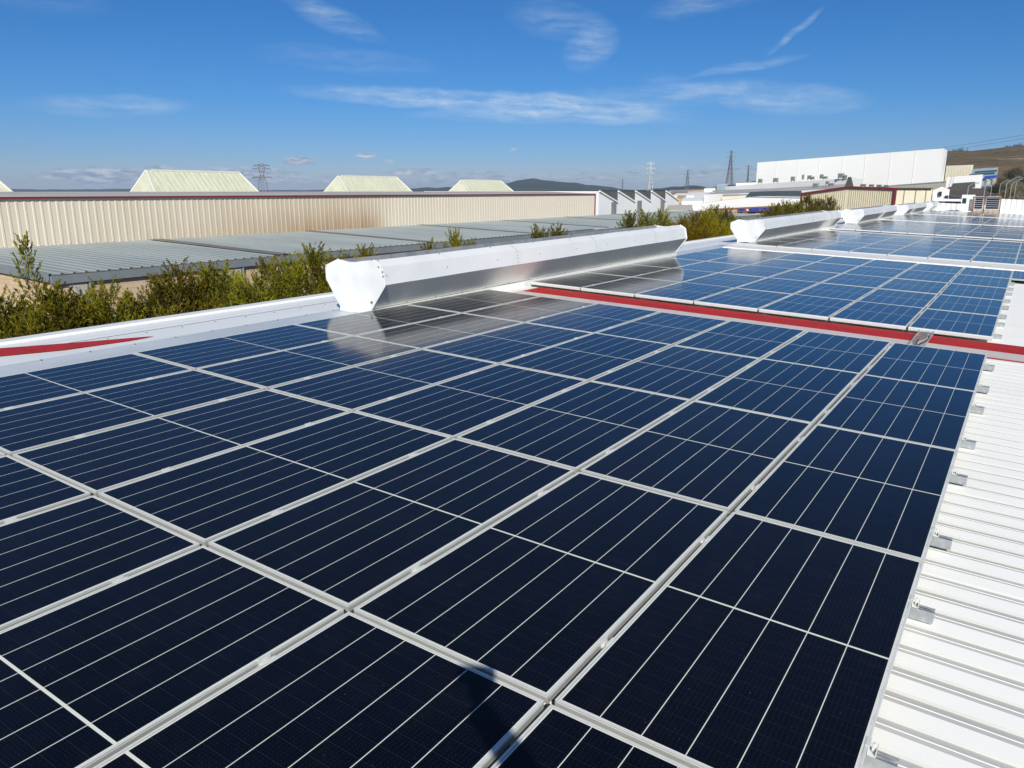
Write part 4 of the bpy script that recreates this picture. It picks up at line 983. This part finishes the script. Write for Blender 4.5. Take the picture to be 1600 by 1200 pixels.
lamp(1511, 286, 307, 105, 1, 'curved grey street lamp left of the panel rack'); lamp(1537, 279, 308, 108, .6, 'straight tall lamp post behind the panel rack'); lamp(1548, 289, 303, 150, -.6, 'short lamp post before the ploughed field'); lamp(1561, 282, 303, 160, 1, 'lamp post with side arm by the pale path')
lamp(1569, 277, 314, 120, 1, 'tall thin lamp post left of the shrubs'); lamp(1577, 280, 314, 128, .7, 'slim lamp post among the roadside shrubs'); lamp(1584, 276, 312, 135, .9, 'farther lamp post beside the road')
def car(u, v, d_, m, label, rz):
    p = atd(u, v, d_); t = empty('parked_car', p, rz); tag(t, label, 'car', 'cars parked beyond the end parapet')
    b = MB(); S = [(-2.1, .35), (2.1, .35), (2.15, .75), (1.3, .92), (.75, 1.4), (-1.0, 1.42), (-1.75, .98), (-2.15, .9)]
    b.prism([(x, -.82, z) for x, z in S], (0, 1.64, 0)); b.build('body', m, t)
    b = MB(); b.prism([(x, -.84, z) for x, z in ((1.15, .95), (.7, 1.33), (-.95, 1.35), (-1.5, .98))], (0, 1.68, 0)); b.build('window', M['glassd'], t)
    for x in (-1.3, 1.35):
        for y in (-.8, .62): b = MB(); b.cyl((x, y, .33), (x, y + .18, .33), .33, n=14); b.build('wheel', M['dark'], t)
    b = MB(); b.prism([(-1.9, -2.0, 0), (-1.85, -2.0, -3.4), (1.85, -2.0, -3.4), (1.9, -2.0, 0)], (0, 4, 0)) if False else None
M['carw'] = mat('white_car', (.7, .7, .7), .25); M['card'] = mat('dark_car', (.03, .035, .05), .25); M['carg'] = mat('grey_car', (.18, .18, .19), .3); M['carr'] = mat('wine_car', (.16, .03, .04), .25)
car(1474, 317, 150, M['card'], 'dark parked car just over the end parapet', .6); car(1488, 318, 152, M['carg'], 'grey parked car right of the dark one', .7); car(1502, 318.5, 155, M['carr'], 'wine coloured parked car near the panel rack', .5); car(1463, 316, 140, M['card'], 'dark car beside the last ventilator', .8)
slab('road', [atd(1445, 323, 130), atd(1520, 324, 130), atd(1520, 315.5, 175), atd(1455, 314.5, 175)], M['asph'])
# crumpled white tarpaulin
b = MB(); n = 14; p = atd(1495, 314.5, 120)
for j in range(5):
    for i in range(n): b.v.append((-3.2 + 6.4 * i / (n - 1), -.8 + .5 * j, .35 * math.sin(math.pi * j / 4) * (1 + .8 * noise.noise(Vector((i * .5, j, 2)))) + .12 * noise.noise(Vector((i, j * 2, 7)))))
b.f = [(j * n + i, j * n + i + 1, (j + 1) * n + i + 1, (j + 1) * n + i) for j in range(4) for i in range(n - 1)]; b.mi = [0] * len(b.f)
tag(b.build('tarpaulin', M['farwhite'], loc=p, fix=False), 'crumpled white tarpaulin heap beyond the end parapet', 'tarpaulin')
# rack of upright spare panels on pallets
pr = RP(-3.2, 77.6, HR); c0 = aty(1518, 331, 77.5); c1 = aty(1561, 331, 77.5); wdt = c1.x - c0.x
t = empty('pallet_rack', (c0.x, 77.6, RP(c0.x, 0, HR).z)); tag(t, 'wooden pallet rack at the far end holding two dark panels', 'pallet rack')
hgt = aty(1540, 307, 77.5).z - t.location.z
b = MB()
for x in (0, wdt * .42, wdt): 
    b.bar((x, 0, 0), (x, 0, hgt), .09); b.bar((x, .9, 0), (x, .0, hgt * .8), .07)
for z in (.08, .22, hgt * .95): b.bar((0, -.04, z), (wdt, -.04, z), .09)
b.build('wood_frame', M['wood'], t)
b = MB()
for i in range(7): b.box((wdt * i / 7, -.5, .02), (wdt * i / 7 + .22, .5, .10))
b.build('pallet_board', M['wood'], t)
for (f0, f1, la) in ((.06, .38, 'dark spare panel leaning upright on the left of the wooden rack'), (.47, .97, 'wider dark spare panel leaning upright on the right of the wooden rack')):
    w_ = (f1 - f0) * wdt; h_ = hgt * .80
    q = empty('spare_panel', t.location + Vector((f0 * wdt, -.12, .30))); q.rotation_euler = (R(-8), 0, 0); tag(q, la, 'solar panel', 'spare panels on the pallet rack')
    b = MB(); b.box((0, 0, 0), (w_, .04, h_)); b.build('frame', M['alu'], q)
    b = MB(); b.box((.03, -.004, .03), (w_ - .03, 0, h_ - .03)); b.build('glass_face', M['sparedark'] if 'sparedark' in M else M.setdefault('sparedark', mat('spare_panel_cells', (.006, .008, .025), .15)), q)
    b = MB()
    for i in range(1, 6): z = .03 + (h_ - .06) * i / 6; b.box((.03, -.007, z - .012), (w_ - .03, -.004, z + .012))
    b.build('busbar_line', M['alu'], q)
t = empty('white_cabinet', RP(-4.75, 78.2, HR)); tag(t, 'small white cabinet left of the pallet rack', 'cabinet')
b = MB(); b.box((-.5, -.3, .1), (.5, .3, 1.5)); b.build('casing', M['white'], t); b = MB(); b.box((-.42, -.32, .75), (-.12, -.301, 1.2)); b.build('vent_grille', M['glassd'], t); b = MB(); b.box((-.5, -.3, 0), (-.4, .3, .1)); b.box((.4, -.3, 0), (.5, .3, .1)); b.build('foot', M['galv'], t)
# bare shrubs and trees beside the road
def scrub_mesh(seed, m):
    r = random.Random(seed); b = MB()
    for k in range(150):
        a = r.uniform(0, 6.28); e = r.uniform(.2, 1.4); l = r.uniform(1.2, 3.2); p = Vector((r.uniform(-.6, .6), r.uniform(-.6, .6), 0))
        q = p + Vector((math.cos(a) * math.cos(e), math.sin(a) * math.cos(e), math.sin(e))) * l; b.bar(p, q, .045)
        for j in range(14):
            c = p.lerp(q, r.uniform(.4, 1.05)); dv = Vector((r.gauss(0, .2), r.gauss(0, .2), r.gauss(.1, .2))); s_ = Vector((r.uniform(-.07, .07), r.uniform(-.07, .07), .02)); b.add([c, c + dv * .5 + s_, c + dv, c + dv * .5 - s_], [(0, 1, 2, 3)])
    me = b.mesh('crown'); me.materials.append(m); return me
SM = [scrub_mesh(5, M['scrub']), scrub_mesh(6, M['leafd'])]
STK = MB().cyl((0, 0, -1), (0, 0, 1.2), .12, .06, 6).mesh('trunk'); STK.materials.append(M['bark'])
SB = [(1566, 286, 200, 0, 'pale bare shrub right of the blue striped factory'), (1574, 292, 180, 0, 'bare shrub at the top of the pale path'), (1572, 303, 150, 0, 'bare shrub before the road, leftmost of the low ones'), (1583, 300, 150, 0, 'tangled grey shrub on the road verge'), (1592, 296, 170, 0, 'twiggy shrub at the right picture edge'), (1589, 311, 125, 0, 'low straw coloured shrub above the end parapet'),
      (1556, 296, 175, 1, 'dark evergreen bush by the storage tanks'), (1590, 270, 330, 0, 'pale bush on the hill foot at the right edge'), (1578, 276, 320, 1, 'dark bush on the hill foot'), (1600, 280, 260, 1, 'dark thicket at the right picture edge')]
for k, (u, v, d_, q, la) in enumerate(SB):
    p = atd(u, v, d_); t = empty('shrub', p - Vector((0, 0, .8)), k); s_ = d_ / 150 * .62; t.scale = (s_, s_, s_); tag(t, la, 'shrub', 'shrubs beside the road'); link('crown', SM[q], parent=t); link('trunk', STK, parent=t)
rr = random.Random(4)
HT = 0
for u, v, s_, la in ((1496, 240, 2.6, 'lone round bush on the hill crest beside the white warehouse'), (1486, 245, 1.6, 'small bush on the hill crest, at the warehouse corner'), (1576, 232, 1.6, 'small tree on the hill crest, near the right edge'), (1590, 231, 2.2, 'bigger tree on the hill crest, near the right edge'), (1534, 240, 1.4, 'tiny crest bush right of the hill pylon')):
    p = atd(u, v, 600); t = empty('hill_bush', Vector((p.x, p.y, p.z - 1.5 * s_)), u); t.scale = (s_, s_, s_); tag(t, la, 'bush', 'bushes on the hill crest'); link('crown', SM[1], parent=t); link('trunk', STK, parent=t)
# white pipe end at the left picture edge
p = at(4, 515, 0, -10.6); t = empty('vent_pipe', p); tag(t, 'white pipe top poking over the roof edge at far left', 'pipe')
b = MB(); b.cyl((0, 0, -.5), (-.05, -.12, -.05), .03, n=10); b.build('pipe', M['white'], t); b = MB(); b.cyl((-.05, -.12, -.06), (-.07, -.16, .04), .06, .05, n=12); b.build('cap', M['white'], t)

# ------------------------------------------------------------------ photographer (stands behind the camera, only the shadow is in view)
pt = empty('person', RP(1.02, -2.52, HR)); tag(pt, 'person in dark jacket holding a phone up, only their shadow in view', 'person')
PO = pt.location
ph = CAM - PO
hand = ph + Vector((.05, -.10, -.05))
def skin(name, pts, edges, rad, m, par, sub=2):
    me = bpy.data.meshes.new(name); me.from_pydata(pts, edges, []); me.update(); o = link(name, me, m, par)
    md = o.modifiers.new('skin', 'SKIN'); md.use_smooth_shade = True
    for i, r_ in enumerate(rad): me.skin_vertices[0].data[i].radius = (r_, r_) if not isinstance(r_, tuple) else r_
    me.skin_vertices[0].data[0].use_root = True
    s_ = o.modifiers.new('sub', 'SUBSURF'); s_.levels = sub; s_.render_levels = sub
    return o
elb = Vector((-.42, .22, 1.78))
pts = [(0, 0, .95), (0, .01, 1.15), (0, .02, 1.38), (0, .02, 1.50), (0, .04, 1.60), (0, .05, 1.72), (.18, 0, 1.42), (.24, -.04, 1.14), (.20, .10, .92), (-.19, .05, 1.46), tuple(elb), tuple(hand), (.09, 0, .88), (.11, .01, .48), (.11, -.02, .06), (.11, .12, .03), (-.09, 0, .88), (-.12, .03, .48), (-.13, 0, .06), (-.13, .14, .03)]
E_ = [(0, 1), (1, 2), (2, 3), (3, 4), (4, 5), (2, 6), (6, 7), (7, 8), (2, 9), (9, 10), (10, 11), (0, 12), (12, 13), (13, 14), (14, 15), (0, 16), (16, 17), (17, 18), (18, 19)]
rad = [.14, .13, .14, .06, .085, .075, .065, .05, .035,   .075, .06, .05, .095, .065, .045, .04, .095, .065, .045, .04]
skin('body', pts, E_, rad, M['jacket'], pt)
hp = []; he = []; hr = []
def chain(P, r0, r1):
    s_ = len(hp)
    for i, q in enumerate(P): hp.append(tuple(q)); hr.append(r0 + (r1 - r0) * i / (len(P) - 1)); 
    he.extend((s_ + i, s_ + i + 1) for i in range(len(P) - 1))
chain([hand, hand + Vector((-.01, .03, .03)), hand + Vector((-.01, .045, .05))], .028, .034)
for k in range(4):
    b0 = hand + Vector((-.035 + .022 * k, .035, .05)); hp_i = len(hp); chain([b0, b0 + Vector((-.004, .03, .028)), b0 + Vector((-.012, .02, .055 - .004 * abs(k - 1)))], .010, .007); he.append((2, hp_i))
b0 = hand + Vector((.04, .02, .02)); hp_i = len(hp); chain([b0, b0 + Vector((.015, .02, .03)), b0 + Vector((.005, .03, .05))], .011, .008); he.append((1, hp_i))
skin('hand', hp, he, hr, M['skin'], pt, 1)
# phone, upright just behind the lens
ft = empty('phone', CAM - fw * .02 + Vector((0, 0, .0))); ft.rotation_euler = co.matrix_world.to_euler(); tag(ft, 'black phone held up to take the picture, out of view', 'phone')
b = MB(); b.box((-.075, -.036, .0), (.075, .036, .008)); b.build('case', M['phone'], ft); b = MB(); b.box((-.070, -.033, .0082), (.070, .033, .0090)); b.build('screen', M['glassd'], ft)

# ------------------------------------------------------------------ air
b = MB(); b.box((-6500, -1600, GZ - 3), (6500, 8200, 64)); m = bpy.data.materials.new('haze'); m.use_nodes = True
m.node_tree.nodes.clear(); hv = m.node_tree.nodes.new('ShaderNodeVolumePrincipled'); ho = m.node_tree.nodes.new('ShaderNodeOutputMaterial'); m.node_tree.links.new(hv.outputs[0], ho.inputs['Volume'])
hv.inputs['Color'].default_value = (.62, .78, 1, 1); hv.inputs['Density'].default_value = .00015
tag(b.build('haze', m), kind='stuff')
bpy.context.view_layer.update()
